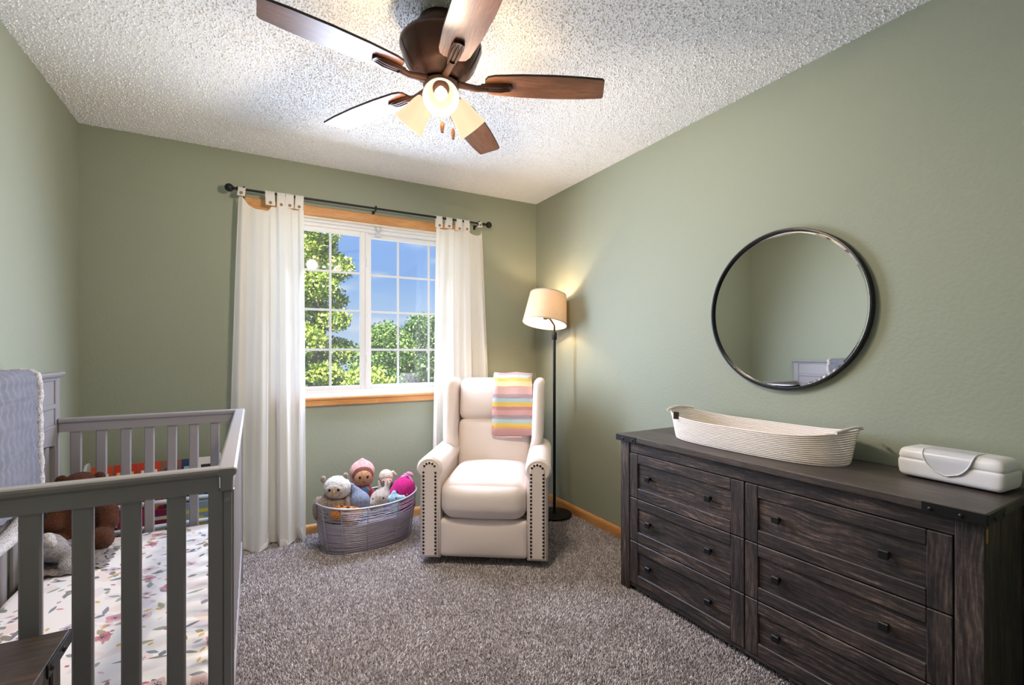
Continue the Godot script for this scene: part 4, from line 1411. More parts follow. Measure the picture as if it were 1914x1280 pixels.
# ------------------------------------------------------------------ picture books behind the crib
func book_rack() -> void:
	var t := thing("book_rack", "low white tiered children's book rack behind the crib", "book rack", Vector3(-0.47, 0, -3.12))
	var m := mat(c8(196, 200, 196), 0.45)
	for s in [-1.0, 1.0]:
		var x: float = s * 0.30
		var p := [Vector2(-0.20, 0.0), Vector2(0.20, 0.0), Vector2(0.20, 0.18), Vector2(0.185, 0.21), Vector2(-0.12, 0.585), Vector2(-0.14, 0.605), Vector2(-0.185, 0.605), Vector2(-0.20, 0.59)]
		part(t, "side_panel", Geo.new().extrude(p, x - 0.006, x + 0.006, Transform3D(Basis(Vector3(0, 0, 1), Vector3.UP, Vector3(-1, 0, 0)), Vector3.ZERO), 0.002), m)
	for e in [[0.485, -0.075], [0.40, -0.175], [0.400, 0.022], [0.31, -0.070], [0.300, 0.118], [0.21, 0.035]]:
		part(t, "bar", Geo.new().tube([Vector3(-0.296, e[0], e[1]), Vector3(0.296, e[0], e[1])], 0.013, 10), m)
	for e in [[0.390, -0.125], [0.300, -0.020], [0.200, 0.080]]:
		part(t, "ledge", Geo.new().box(Vector3(-0.296, e[0] - 0.006, e[1] - 0.04), Vector3(0.296, e[0], e[1] + 0.04), 0.001), m)
	# [tier, x, width, height, cover colour, band colour, label]
	var defs := [
		[0, -0.235, 0.085, 0.200, c8(206, 84, 44), c8(236, 232, 226), "orange picture book at the left of the rack's back tier"],
		[0, -0.135, 0.10, 0.200, c8(200, 60, 36), c8(240, 200, 90), "red-orange picture book, second from left in the back tier"],
		[0, -0.030, 0.10, 0.200, c8(204, 66, 38), c8(244, 240, 232), "scarlet picture book with white lettering strip, back tier"],
		[0, 0.070, 0.09, 0.201, c8(150, 96, 78), c8(60, 90, 88), "brown and teal picture book in the middle of the back tier"],
		[0, 0.155, 0.075, 0.200, c8(44, 60, 96), c8(150, 190, 200), "dark blue picture book towards the right of the back tier"],
		[0, 0.240, 0.085, 0.203, c8(226, 224, 220), c8(40, 40, 44), "white picture book with black spine, back tier right end"],
		[1, -0.225, 0.115, 0.19, c8(34, 58, 104), c8(230, 236, 240), "navy picture book with white title in the middle tier"],
		[1, -0.105, 0.10, 0.185, c8(172, 42, 50), c8(226, 180, 110), "crimson picture book in the rack's middle tier"],
		[1, 0.000, 0.095, 0.185, c8(176, 40, 48), c8(220, 130, 70), "red picture book with orange square in the middle tier"],
		[1, 0.100, 0.09, 0.18, c8(56, 96, 100), c8(206, 214, 206), "teal picture book in the rack's middle tier"],
		[1, 0.215, 0.13, 0.19, c8(28, 38, 74), c8(210, 220, 236), "midnight blue picture book at the middle tier's right end"],
		[2, -0.215, 0.13, 0.17, c8(196, 178, 150), c8(150, 108, 84), "tan patterned picture book in the front tier"],
		[2, -0.075, 0.11, 0.185, c8(140, 34, 58), c8(214, 168, 92), "maroon picture book with gold lettering in the front tier"],
		[2, 0.040, 0.10, 0.175, c8(124, 30, 66), c8(226, 206, 178), "plum picture book with cream sticker in the front tier"],
		[2, 0.205, 0.17, 0.19, c8(150, 170, 176), c8(236, 214, 70), "grey-blue picture book with yellow band in the front tier"]]
	var by := [0.390, 0.300, 0.200]
	var bz := [-0.115, -0.018, 0.080]
	for i in defs.size():
		var d: Array = defs[i]
		var o := thing("picture_book", d[6], "book", Vector3(-0.47 + d[1], by[d[0]], -3.12 + bz[d[0]]), 0.0, "picture books in the rack")
		var w: float = d[2]
		var h: float = d[3]
		o.rotation.x = deg_to_rad(-7.0)
		part(o, "cover", Geo.new().box(Vector3(-w / 2, 0, -0.007), Vector3(w / 2, h, -0.0052), 0.0006).box(Vector3(-w / 2, 0, 0.0052), Vector3(w / 2, h, 0.007), 0.0006).box(Vector3(-w / 2, 0, -0.007), Vector3(-w / 2 + 0.0018, h, 0.007), 0.0006), mat(d[4], 0.4))
		part(o, "pages", Geo.new().box(Vector3(-w / 2 + 0.002, 0.003, -0.005), Vector3(w / 2 - 0.003, h - 0.003, 0.005), 0.0), M.paper)
		var bm := mat(d[5], 0.45)
		part(o, "title_band", Geo.new().box(Vector3(-w * 0.36, h * 0.70, 0.007), Vector3(w * 0.36, h * 0.80, 0.0073), 0.0), bm)
		part(o, "picture", Geo.new().lathe([Vector2(w * 0.24, 0), Vector2(w * 0.24, 0.0004), Vector2(0, 0.0004)], 18, along(Vector3(0, 0, 1), Vector3(w * 0.05, h * 0.40, 0.007))), bm)


# ------------------------------------------------------------------ in the crib
func petal(im: Image, c: Vector2, a: float, l: float, w: float, col: Color, soft := 0.0) -> void:
	var n := im.get_width()
	var r := int(ceil(maxf(l, w)))
	var ca := cos(a)
	var sa := sin(a)
	for y in range(-r, r + 1):
		for x in range(-r, r + 1):
			var u := (x * ca + y * sa) / l
			var v := (-x * sa + y * ca) / w
			var taper := 1.0 - 0.45 * absf(u)
			var d := u * u + v * v / (taper * taper)
			if d < 1.0:
				var px := posmod(int(c.x) + x, n)
				var py := posmod(int(c.y) + y, n)
				var k := (1.0 if d < 0.8 else (1.0 - d) / 0.2) * (1.0 - soft)
				im.set_pixel(px, py, im.get_pixel(px, py).lerp(col, k))

func floral_tex() -> ImageTexture:
	var n := 1024
	var im := Image.create(n, n, false, Image.FORMAT_RGB8)
	im.fill(c8(248, 243, 243))
	var r := RandomNumberGenerator.new()
	r.seed = 77
	var pinks := [c8(208, 142, 156), c8(230, 198, 202), c8(198, 112, 128), c8(236, 214, 214), c8(214, 194, 212)]
	var leaf := [c8(128, 140, 150), c8(150, 160, 152), c8(110, 122, 136), c8(170, 168, 138), c8(140, 132, 120)]
	for i in 44:
		petal(im, Vector2(r.randf() * n, r.randf() * n), r.randf() * TAU, r.randf_range(40, 90), r.randf_range(25, 50), c8(244, 224, 214).lerp(c8(232, 222, 236), r.randf()), 0.4)
	for i in 150:
		petal(im, Vector2(r.randf() * n, r.randf() * n), r.randf() * TAU, r.randf_range(16, 40), r.randf_range(8, 16), leaf[r.randi() % 5], 0.1)
	for i in 34:
		var c := Vector2(r.randf() * n, r.randf() * n)
		var col: Color = pinks[r.randi() % 5]
		var k := r.randi_range(3, 5)
		var s := r.randf_range(14, 33)
		var a0 := r.randf() * TAU
		for j in k:
			var a := a0 + TAU * j / k
			petal(im, c + Vector2(cos(a), sin(a)) * s * 0.62, a, s * 0.85, s * 0.78, col.lerp(Color.WHITE, r.randf_range(0.0, 0.25)), 0.1)
		petal(im, c, 0.0, s * 0.34, s * 0.30, c8(84, 84, 104), 0.1)
		for j in 9:
			var a3 := TAU * j / 9.0
			petal(im, c + Vector2(cos(a3), sin(a3)) * s * 0.5, a3, 3.5, 2.0, c8(70, 72, 92))
	for i in 40:
		petal(im, Vector2(r.randf() * n, r.randf() * n), r.randf() * TAU, r.randf_range(10, 20), r.randf_range(6, 10), c8(222, 178, 92), 0.15)
	for i in 70:
		petal(im, Vector2(r.randf() * n, r.randf() * n), r.randf() * TAU, r.randf_range(8, 18), r.randf_range(5, 9), pinks[r.randi() % 3], 0.05)
	return ImageTexture.create_from_image(im)

func crib_things() -> void:
	var sheet := mat(Color.WHITE, 0.9)
	sheet.albedo_texture = floral_tex()
	tri_map(sheet, 1.3)
	var mt := thing("crib_mattress", "crib mattress in a fitted white sheet with watercolour flowers", "mattress", Vector3(-0.422, 0.216, -2.125))
	part(mt, "fitted_sheet", Geo.new().cushion(Vector3(-0.328, 0, -0.655), Vector3(0.328, 0.140, 0.655), 0.03, Vector3(0, 0.006, 0), Transform3D.IDENTITY, 26, func(v: Vector3) -> Vector3:
		if v.y > 0.1: v.y += 0.0025 * sin(v.x * 21.0 + v.z * 9.0) + 0.002 * sin(v.z * 30.0 - v.x * 17.0)
		return v), sheet)
	var top := 0.362
	# grey cable-textured blanket over the crib's tall back, lined with white sherpa
	var bl := thing("crib_blanket", "grey embossed blanket with white sherpa edge over the crib's back", "blanket", Vector3(-0.774, 1.114, -1.95))
	var cable := mat(c8(116, 117, 128), 0.95)
	cable.rim_enabled = true
	cable.rim = 0.5
	var prof := [Vector2(-0.034, -0.17), Vector2(-0.034, -0.08), Vector2(-0.034, 0.002), Vector2(-0.022, 0.012), Vector2(0.0, 0.015), Vector2(0.025, 0.012), Vector2(0.041, -0.004), Vector2(0.045, -0.05), Vector2(0.044, -0.14), Vector2(0.046, -0.24), Vector2(0.047, -0.34), Vector2(0.050, -0.43), Vector2(0.052, -0.47)]
	var fine := []
	for i in prof.size() - 1:
		for k in 6: fine.append(prof[i].lerp(prof[i + 1], k / 6.0))
	fine.append(prof[prof.size() - 1])
	var g := Geo.new()
	g.smooth(true)
	var nz := 190
	var z0 := -0.528
	var z1 := 0.45
	var acc := [0.0]
	for i in fine.size() - 1: acc.append(acc[i] + fine[i].distance_to(fine[i + 1]))
	var emboss := func(z: float, l: float) -> float:
		# twisted cables running across, like knit
		var row := l / 0.095
		var ph := fmod(row, 1.0)
		var band := clampf(1.0 - absf(ph - 0.5) * 4.2, 0.0, 1.0)
		var tw := 0.5 + 0.5 * sin(z * 110.0 + (ph - 0.5) * 26.0 * (1.0 if int(row) % 2 == 0 else -1.0))
		var dia := 0.5 + 0.5 * sin((z + l) * 70.0) * sin((z - l) * 70.0)
		return 0.015 * band * tw + 0.010 * (1.0 - band) * dia
	var P := func(i: int, j: int) -> Vector3:
		var p: Vector2 = fine[i]
		var q: Vector2 = (fine[mini(i + 1, fine.size() - 1)] - fine[maxi(i - 1, 0)]).normalized()
		var nor := Vector2(-q.y, q.x)
		var z := lerpf(z0, z1, float(j) / nz)
		var e: float = (emboss.call(z, acc[i]) + 0.004 * sin(z * 14.0 + p.y * 5.0)) if p.x > -0.02 else 0.0
		return Vector3(p.x + nor.x * e, p.y + nor.y * e, z)
	for i in fine.size() - 1:
		for j in nz:
			g.quad(P.call(i, j), P.call(i + 1, j), P.call(i + 1, j + 1), P.call(i, j + 1))
	part(bl, "face", g, cable)
	var edge := []
	var er := []
	for i in range(0, fine.size(), 2):
		edge.append(Vector3(fine[i].x + 0.003, fine[i].y, z0 - 0.006 + 0.004 * sin(i * 0.7)))
		er.append(0.013 + 0.002 * sin(i * 1.9))
	var sherpa := plush(c8(236, 234, 236))
	part(bl, "sherpa_edge", Geo.new().tube(edge, er, 10), sherpa, "white sherpa edge")
	var hem := Geo.new()
	var last: Vector2 = fine[fine.size() - 1]
	# the lower corner turns up and shows the lining
	var hp := []
	for j in 26:
		var z2 := lerpf(z0, z1, j / 25.0)
		hp.append(Vector3(last.x + 0.006, last.y - 0.014 - 0.055 * clampf((z2 - z0) / 0.3, 0.0, 1.0), z2))
	hem.tube(hp, 0.03, 12, false, 0.7)
	part(bl, "sherpa_hem", hem, sherpa, "turned-up white sherpa hem")
	# brown teddy lying against the crib's far corner
	var bear := thing("teddy_bear", "large brown plush bear slumped in the crib's far corner", "plush toy", Vector3(-0.652, top, -2.668))
	part(bear, "body", Geo.new().blob([
		[Vector3(0.0, 0.095, -0.01), Vector3(0.0, 0.19, -0.025), 0.094, 0.078],
		[Vector3(0.0, 0.250, -0.015), Vector3(0.0, 0.256, -0.015), 0.068, 0.066],
		[Vector3(0.05, 0.05, 0.04), Vector3(0.088, 0.048, 0.075), 0.048, 0.044],
		[Vector3(0.088, 0.048, 0.075), Vector3(0.094, 0.062, 0.105), 0.044, 0.042],
		[Vector3(0.058, 0.20, 0.0), Vector3(0.105, 0.150, 0.035), 0.034, 0.033],
		[Vector3(0.105, 0.150, 0.035), Vector3(0.112, 0.110, 0.060), 0.033, 0.035],
		[Vector3(-0.04, 0.05, 0.05), Vector3(-0.052, 0.05, 0.095), 0.046, 0.044],
		[Vector3(-0.052, 0.19, 0.01), Vector3(-0.066, 0.13, 0.075), 0.033, 0.034]], 0.008, 0.012), M.plush_brown)
	part(bear, "muzzle", Geo.new().ball(Vector3(0.008, 0.238, 0.046), Vector3(0.032, 0.026, 0.022)), plush(c8(150, 96, 58)))
	for s in [-1.0, 1.0]:
		part(bear, "ear", Geo.new().ball(Vector3(s * 0.062, 0.292, -0.02), Vector3(0.022, 0.022, 0.013)), M.plush_brown)
	# elephant comforter with its minky blanket
	var el := thing("elephant_comforter", "pale grey plush elephant lying on a dotted minky comforter", "plush toy", Vector3(-0.622, top, -2.495))
	part(el, "body", Geo.new().blob([
		[Vector3(-0.082, 0.072, -0.005), Vector3(-0.066, 0.068, 0.010), 0.052, 0.048],
		[Vector3(-0.038, 0.055, 0.035), Vector3(0.002, 0.046, 0.062), 0.034, 0.026],
		[Vector3(0.002, 0.046, 0.062), Vector3(-0.006, 0.022, 0.094), 0.026, 0.022],
		[Vector3(-0.05, 0.045, -0.06), Vector3(0.03, 0.05, -0.10), 0.026, 0.023],
		[Vector3(0.03, 0.05, -0.10), Vector3(0.075, 0.038, -0.095), 0.023, 0.022]], 0.007, 0.015), M.plush_grey)
	part(el, "ear", Geo.new().blob([[Vector3(-0.078, 0.112, 0.02), Vector3(-0.060, 0.098, 0.040), 0.026, 0.018]], 0.007, 0.01), M.plush_white, "white plush ear")
	part(el, "eye", Geo.new().tube([Vector3(-0.022, 0.079, 0.046), Vector3(-0.016, 0.074, 0.051), Vector3(-0.012, 0.079, 0.049)], 0.002, 6), M.frame_black, "small stitched eye")
	var mk := Geo.new()
	mk.smooth(true)
	var N := 40
	var Q := func(i: int, j: int) -> Vector3:
		var x := lerpf(-0.122, 0.095, float(i) / N)
		var z := lerpf(-0.10, 0.135, float(j) / N)
		var edge2 := minf(minf(i, N - i), minf(j, N - j)) / 4.0
		var y := 0.012 + 0.006 * sin(x * 40.0 + z * 18.0) + 0.005 * sin(z * 62.0)
		y += 0.004 * maxf(0.0, sin(x * 165.0) * sin(z * 165.0)) * 1.5
		if edge2 < 1.0: y = lerpf(0.003, y, edge2) + 0.006 * sin((x + z) * 90.0) * (1.0 - edge2)
		var wob := 0.012 * sin(z * 30.0)
		return Vector3(x + wob * (1.0 if i > N / 2 else 0.3), maxf(y, 0.003), z + 0.012 * sin(x * 34.0))
	for i in N:
		for j in N:
			mk.quad(Q.call(i, j), Q.call(i, j + 1), Q.call(i + 1, j + 1), Q.call(i + 1, j))
	part(el, "minky_square", mk, plush(c8(154, 146, 142)), "taupe dotted minky square")
	var sm := Geo.new()
	sm.smooth(true)
	for i in 30:
		var a0 := Vector3(0.092 + 0.012 * sin(i * 1.3), 0.006 + 0.005 * sin(i * 2.2), lerpf(-0.10, 0.13, i / 30.0))
		var a1 := Vector3(0.092 + 0.012 * sin((i + 1) * 1.3), 0.006 + 0.005 * sin((i + 1) * 2.2), lerpf(-0.10, 0.13, (i + 1) / 30.0))
		var ow := Vector3(0.024, 0.0, 0.0)
		sm.quad(a0, a1, a1 + ow - Vector3(0, 0.003, 0), a0 + ow - Vector3(0, 0.003, 0))
	var satin := mat(c8(150, 146, 150), 0.3)
	part(el, "satin_border", sm, satin, "ruffled grey satin border")


# ------------------------------------------------------------------ toys in the wire basket
func oval(a: float, rx: float, rz: float) -> Vector2:
	return Vector2(signf(cos(a)) * pow(absf(cos(a)), 0.85) * rx, signf(sin(a)) * pow(absf(sin(a)), 0.85) * rz)

func toy_basket() -> void:
	var c := Vector3(0.640, 0, -3.045)
	var turn := deg_to_rad(7.0)
	var t := thing("wire_basket", "oval silver wire basket full of plush toys under the window", "basket", c, turn)
	var m := mat(c8(176, 172, 180), 0.38, 0.55)
	var H := 0.276
	var rim := []
	var foot := []
	var seg := 64
	var RX_ := 0.312
	var RZ_ := 0.192
	var rise := func(a: float) -> float: return 0.028 * pow(absf(cos(a)), 2.0)
	for k in seg:
		var a := TAU * k / seg
		var p := oval(a, RX_, RZ_)
		rim.append(Vector3(p.x, H + rise.call(a), p.y))
		var q := oval(a, RX_ * 0.86, RZ_ * 0.84)
		foot.append(Vector3(q.x, 0.006, q.y))
	part(t, "rim", Geo.new().tube(rim, 0.0062, 8, true), m)
	part(t, "foot_ring", Geo.new().tube(foot, 0.004, 6, true), m)
	for k in 12:
		var a := TAU * (k + 0.3) / 12
		var pts := []
		for i in 7:
			var u := i / 6.0
			var p := oval(a, lerpf(RX_ * 0.86, RX_, pow(u, 0.8)) + 0.003, lerpf(RZ_ * 0.84, RZ_, pow(u, 0.8)) + 0.003)
			pts.append(Vector3(p.x, lerpf(0.006, H + rise.call(a), u), p.y))
		part(t, "upright", Geo.new().tube(pts, 0.0028, 6), m)
	# wound wires: each hoop wanders up and down a little
	var w := Geo.new()
	var r := RandomNumberGenerator.new()
	r.seed = 4
	for i in 40:
		var u := (i + 0.5) / 40.0
		var ph := r.randf() * TAU
		var am := r.randf_range(0.002, 0.006)
		var pts := []
		for k in 56:
			var a := TAU * k / 56
			var p := oval(a, lerpf(RX_ * 0.86, RX_, pow(u, 0.8)), lerpf(RZ_ * 0.84, RZ_, pow(u, 0.8)))
			pts.append(Vector3(p.x, lerpf(0.008, H - 0.004, u) + u * rise.call(a) + am * sin(a * 3.0 + ph), p.y))
		w.tube(pts, 0.0017, 5, true)
	part(t, "wound_wire", w, m)
	# a pale fabric liner fills the lower part
	var lin := Geo.new().lathe([Vector2(0.0, 0.010), Vector2(0.83, 0.010), Vector2(0.85, 0.02), Vector2(0.965, 0.19), Vector2(0.955, 0.19), Vector2(0.82, 0.03), Vector2(0.0, 0.03)], 48, Transform3D.IDENTITY, Vector2(RX_ * 0.985, RZ_ * 0.985))
	part(t, "liner", lin, mat(c8(192, 174, 184), 0.95), "pale mauve fabric liner")
	# plush toys: positions in the basket's own axes
	var G := "plush toys in the wire basket"
	var B := Transform3D(Basis(Vector3.UP, turn), c + Vector3(0, 0.018, 0))
	var owl := thing("plush_owl", "fluffy white and brown plush owl at the basket's left end", "plush toy", B * Vector3(-0.222, 0.155, 0.02), deg_to_rad(-22.0), G)
	owl.scale = Vector3.ONE * 1.05
	part(owl, "body", Geo.new().ball(Vector3(0, 0.07, 0), Vector3(0.085, 0.11, 0.075), Transform3D.IDENTITY, 40, 26, 0.05), plush(c8(170, 150, 134)), "mottled brown fluffy body")
	part(owl, "head", Geo.new().ball(Vector3(0.0, 0.205, 0.005), Vector3(0.074, 0.066, 0.062), rot(Vector3(0, 0, 1), -8.0), 36, 24, 0.03), M.plush_white)
	part(owl, "face", Geo.new().ball(Vector3(0.022, 0.196, 0.052), Vector3(0.050, 0.040, 0.024)), plush(c8(204, 190, 176)))
	for s in [-1.0, 1.0]:
		part(owl, "eye", Geo.new().ball(Vector3(0.026 + s * 0.024, 0.208 - s * 0.0, 0.073), Vector3(0.0075, 0.0085, 0.005)), M.frame_black)
		part(owl, "ear", Geo.new().ball(Vector3(0.010 + s * 0.062, 0.264 if s > 0 else 0.250, -0.005), Vector3(0.015, 0.020, 0.012)), plush(c8(176, 158, 142)))
		part(owl, "wing", Geo.new().ball(Vector3(s * 0.082, 0.085, 0.0), Vector3(0.026, 0.065, 0.045), Transform3D.IDENTITY, 24, 16, 0.04), plush(c8(150, 136, 124)))
	part(owl, "beak", Geo.new().blob([[Vector3(0.026, 0.196, 0.072), Vector3(0.026, 0.178, 0.082), 0.010, 0.004]], 0.004, 0.004), mat(c8(176, 134, 92), 0.8))
	var gir := thing("plush_animal", "orange spotted plush animal peeping over the basket's left front rim", "plush toy", B * Vector3(-0.175, 0.165, 0.115), 0.0, G)
	part(gir, "body", Geo.new().blob([[Vector3(-0.045, 0.075, 0), Vector3(0.06, 0.055, 0.005), 0.044, 0.036], [Vector3(0.03, 0.05, 0), Vector3(0.03, 0.0, 0), 0.04, 0.035]], 0.008, 0.02), plush(c8(208, 138, 72)))
	var spots := plush(c8(172, 96, 46))
	for e in [[-0.05, 0.112, 0.022], [-0.02, 0.117, 0.012], [0.015, 0.106, 0.018], [-0.035, 0.098, 0.038], [0.05, 0.092, 0.018], [0.0, 0.088, 0.038]]:
		part(gir, "spot", Geo.new().ball(Vector3(e[0], e[1], e[2]), Vector3(0.010, 0.006, 0.008)), spots)
	var shark := thing("plush_animal", "blue-grey plush animal with pale muzzle between owl and doll", "plush toy", B * Vector3(-0.075, 0.155, 0.065), deg_to_rad(-10.0), G)
	part(shark, "body", Geo.new().blob([[Vector3(0, 0.05, 0.0), Vector3(0.0, 0.115, 0.0), 0.066, 0.060], [Vector3(0.0, 0.115, 0.0), Vector3(-0.022, 0.175, -0.01), 0.05, 0.022], [Vector3(-0.022, 0.175, -0.01), Vector3(-0.045, 0.215, -0.01), 0.016, 0.010]], 0.008, 0.03), plush(c8(132, 142, 166)))
	part(shark, "face", Geo.new().ball(Vector3(0.0, 0.060, 0.022), Vector3(0.064, 0.046, 0.052)), plush(c8(176, 172, 166)), "pale grey muzzle")
	for s in [-1.0, 1.0]: part(shark, "eye", Geo.new().ball(Vector3(s * 0.045, 0.083, 0.062), Vector3(0.0055, 0.006, 0.004)), M.frame_black)
	part(shark, "mouth", Geo.new().tube([Vector3(-0.022, 0.05, 0.073), Vector3(0.0, 0.068, 0.077), Vector3(0.022, 0.05, 0.073)], 0.003, 6), M.frame_black)
	part(shark, "tail_fin", Geo.new().ball(Vector3(-0.052, 0.215, -0.01), Vector3(0.024, 0.012, 0.010), Transform3D.IDENTITY, 14, 10), plush(c8(150, 160, 176)))
	var doll := thing("rag_doll", "rag doll with a pink hood and brown face against the wall", "doll", B * Vector3(0.0, 0.165, -0.10), deg_to_rad(-6.0), G)
	part(doll, "body", Geo.new().blob([[Vector3(0, 0.03, 0), Vector3(0, 0.14, 0), 0.058, 0.04], [Vector3(-0.03, 0.13, 0.01), Vector3(-0.085, 0.07, 0.03), 0.022, 0.018], [Vector3(0.03, 0.13, 0.01), Vector3(0.085, 0.07, 0.03), 0.022, 0.018]], 0.007, 0.02), plush(c8(186, 76, 92)), "crimson dress")
	part(doll, "bib", Geo.new().ball(Vector3(0.008, 0.125, 0.034), Vector3(0.034, 0.028, 0.014)), plush(c8(110, 146, 190)), "blue scarf")
	part(doll, "head", Geo.new().ball(Vector3(0, 0.212, 0.022), Vector3(0.058, 0.060, 0.050), Transform3D.IDENTITY, 28, 18), plush(c8(206, 152, 112)), "tan fabric face")
	part(doll, "hair", Geo.new().ball(Vector3(0, 0.226, 0.010), Vector3(0.067, 0.066, 0.050), Transform3D.IDENTITY, 28, 18), plush(c8(132, 74, 60)))
	part(doll, "hood", Geo.new().blob([[Vector3(0, 0.232, -0.024), Vector3(0.0, 0.205, -0.026), 0.079, 0.074], [Vector3(0, 0.27, -0.016), Vector3(0.0, 0.308, -0.016), 0.045, 0.016]], 0.008, 0.02), plush(c8(232, 176, 174)), "pink pointed hood")
	for s in [-1.0, 1.0]: part(doll, "eye", Geo.new().ball(Vector3(s * 0.024, 0.219, 0.069), Vector3(0.007, 0.009, 0.004)), M.frame_black)
	part(doll, "nose", Geo.new().ball(Vector3(0.004, 0.192, 0.071), Vector3(0.009, 0.007, 0.006)), mat(c8(110, 62, 50), 0.8))
	var fish := thing("plush_animal", "taupe plush animal with a striped tuft in front of the doll", "plush toy", B * Vector3(0.050, 0.158, 0.045), deg_to_rad(-12.0), G)
	part(fish, "body", Geo.new().blob([[Vector3(0.015, 0.04, 0), Vector3(0.02, 0.10, 0), 0.06, 0.055], [Vector3(-0.005, 0.105, 0.03), Vector3(-0.035, 0.082, 0.055), 0.044, 0.030], [Vector3(0.03, 0.13, -0.01), Vector3(0.062, 0.185, -0.02), 0.032, 0.018]], 0.008, 0.03), plush(c8(186, 174, 164)))
	for s in [0.0, 1.0, 2.0]: part(fish, "tuft", Geo.new().blob([[Vector3(0.012 + s * 0.02, 0.15, -0.005), Vector3(0.005 + s * 0.026, 0.205, -0.01), 0.014, 0.006]], 0.005, 0.005), plush(c8(200, 190, 180) if s != 1.0 else c8(116, 102, 92)))
	for s in [-1.0, 1.0]: part(fish, "eye", Geo.new().ball(Vector3(s * 0.030 + 0.0, 0.118, 0.062), Vector3(0.006, 0.0065, 0.004)), M.frame_black)
	part(fish, "mouth", Geo.new().tube([Vector3(-0.062, 0.078, 0.068), Vector3(-0.035, 0.070, 0.084), Vector3(-0.008, 0.078, 0.076)], 0.0022, 6), mat(c8(96, 78, 70), 0.9))
	var cow := thing("plush_cow", "cream plush cow with black ear and pink muzzle at the back", "plush toy", B * Vector3(0.150, 0.155, -0.085), deg_to_rad(-8.0), G)
	part(cow, "body", Geo.new().blob([[Vector3(0, 0.03, 0), Vector3(0, 0.10, 0), 0.055, 0.042]], 0.008, 0.02), plush(c8(122, 156, 142)), "sage green knitted body")
	part(cow, "patch", Geo.new().ball(Vector3(-0.025, 0.10, 0.035), Vector3(0.022, 0.020, 0.014)), plush(c8(202, 122, 70)), "orange pocket")
	part(cow, "head", Geo.new().ball(Vector3(0.0, 0.195, 0.008), Vector3(0.048, 0.052, 0.044), Transform3D.IDENTITY, 26, 18), plush(c8(226, 212, 196)))
	part(cow, "muzzle", Geo.new().ball(Vector3(0.002, 0.176, 0.040), Vector3(0.036, 0.026, 0.022)), plush(c8(226, 178, 160)))
	part(cow, "ear", Geo.new().ball(Vector3(-0.058, 0.215, 0.0), Vector3(0.026, 0.015, 0.010), rot(Vector3(0, 0, 1), 22.0, Vector3(-0.0, 0.02, 0)), 16, 10), plush(c8(42, 40, 42)), "black ear")
	part(cow, "ear", Geo.new().blob([[Vector3(0.045, 0.222, 0.0), Vector3(0.068, 0.200, 0.0), 0.012, 0.008]], 0.005, 0.005), plush(c8(226, 212, 196)))
	part(cow, "collar", Geo.new().tube(range(20).map(func(i: int) -> Vector3: return Vector3(cos(TAU * i / 20.0) * 0.044, 0.142, sin(TAU * i / 20.0) * 0.042)), 0.007, 6, true), plush(c8(60, 58, 60)))
	var pink := thing("plush_animal", "bright magenta plush animal with a pink bow at the basket's right end", "plush toy", B * Vector3(0.212, 0.13, 0.015), deg_to_rad(-18.0), G)
	pink.scale = Vector3.ONE * 1.15
	part(pink, "body", Geo.new().blob([[Vector3(0.015, 0.05, 0), Vector3(0.022, 0.145, 0), 0.07, 0.060], [Vector3(0.0, 0.12, 0.02), Vector3(-0.058, 0.092, 0.045), 0.055, 0.032]], 0.008, 0.035), plush(c8(196, 18, 120)))
	var bow := plush(c8(238, 150, 196))
	part(pink, "headband", Geo.new().tube(range(18).map(func(i: int) -> Vector3: return Vector3(0.034 + sin(PI * i / 17.0) * 0.046 - 0.012, 0.150 + cos(PI * i / 17.0) * 0.066, 0.020 * sin(PI * i / 17.0))), 0.0075, 6), bow, "pink headband")
	part(pink, "bow", Geo.new().ball(Vector3(0.022, 0.222, 0.004), Vector3(0.024, 0.013, 0.012), rot(Vector3(0, 0, 1), 24.0, Vector3(0.09, -0.01, 0))).ball(Vector3(0.052, 0.215, 0.004), Vector3(0.022, 0.013, 0.012), rot(Vector3(0, 0, 1), -30.0, Vector3(-0.10, 0.055, 0))), bow, "pink bow")
	part(pink, "eye", Geo.new().ball(Vector3(-0.015, 0.138, 0.068), Vector3(0.005, 0.006, 0.004)), M.frame_black)
	part(pink, "eye", Geo.new().ball(Vector3(0.036, 0.120, 0.066), Vector3(0.006, 0.005, 0.006)), M.plush_white, "white stitched spot")
	var blue := thing("plush_animal", "small pale blue plush animal at the front of the basket's right half", "plush toy", B * Vector3(0.135, 0.165, 0.095), deg_to_rad(-8.0), G)
	part(blue, "body", Geo.new().blob([[Vector3(0, 0.03, 0), Vector3(0, 0.085, 0.0), 0.040, 0.034], [Vector3(0, 0.10, 0.0), Vector3(0.0, 0.128, 0.0), 0.026, 0.014], [Vector3(-0.02, 0.09, 0.0), Vector3(-0.058, 0.092, 0.01), 0.02, 0.016], [Vector3(0.02, 0.09, 0.0), Vector3(0.056, 0.092, 0.01), 0.02, 0.016]], 0.006, 0.012), plush(c8(170, 206, 224)))
	part(blue, "eye", Geo.new().ball(Vector3(0.010, 0.100, 0.030), Vector3(0.005, 0.006, 0.003)), mat(c8(60, 76, 130), 0.5))
	var purp := thing("striped_sock_toy", "purple and white striped toy beside the small pale blue plush", "plush toy", B * Vector3(0.076, 0.13, 0.112), deg_to_rad(10.0), G)
	part(purp, "body", Geo.new().blob([[Vector3(0, 0.0, 0), Vector3(0.006, 0.085, 0), 0.024, 0.022]], 0.006, 0.01), plush(c8(112, 88, 160)))
	for i in 4: part(purp, "stripe", Geo.new().tube(range(16).map(func(k: int) -> Vector3: return Vector3(0.001 * i + cos(TAU * k / 16.0) * 0.0235, 0.022 + 0.018 * i, sin(TAU * k / 16.0) * 0.0235)), 0.0032, 5, true), M.plush_white)
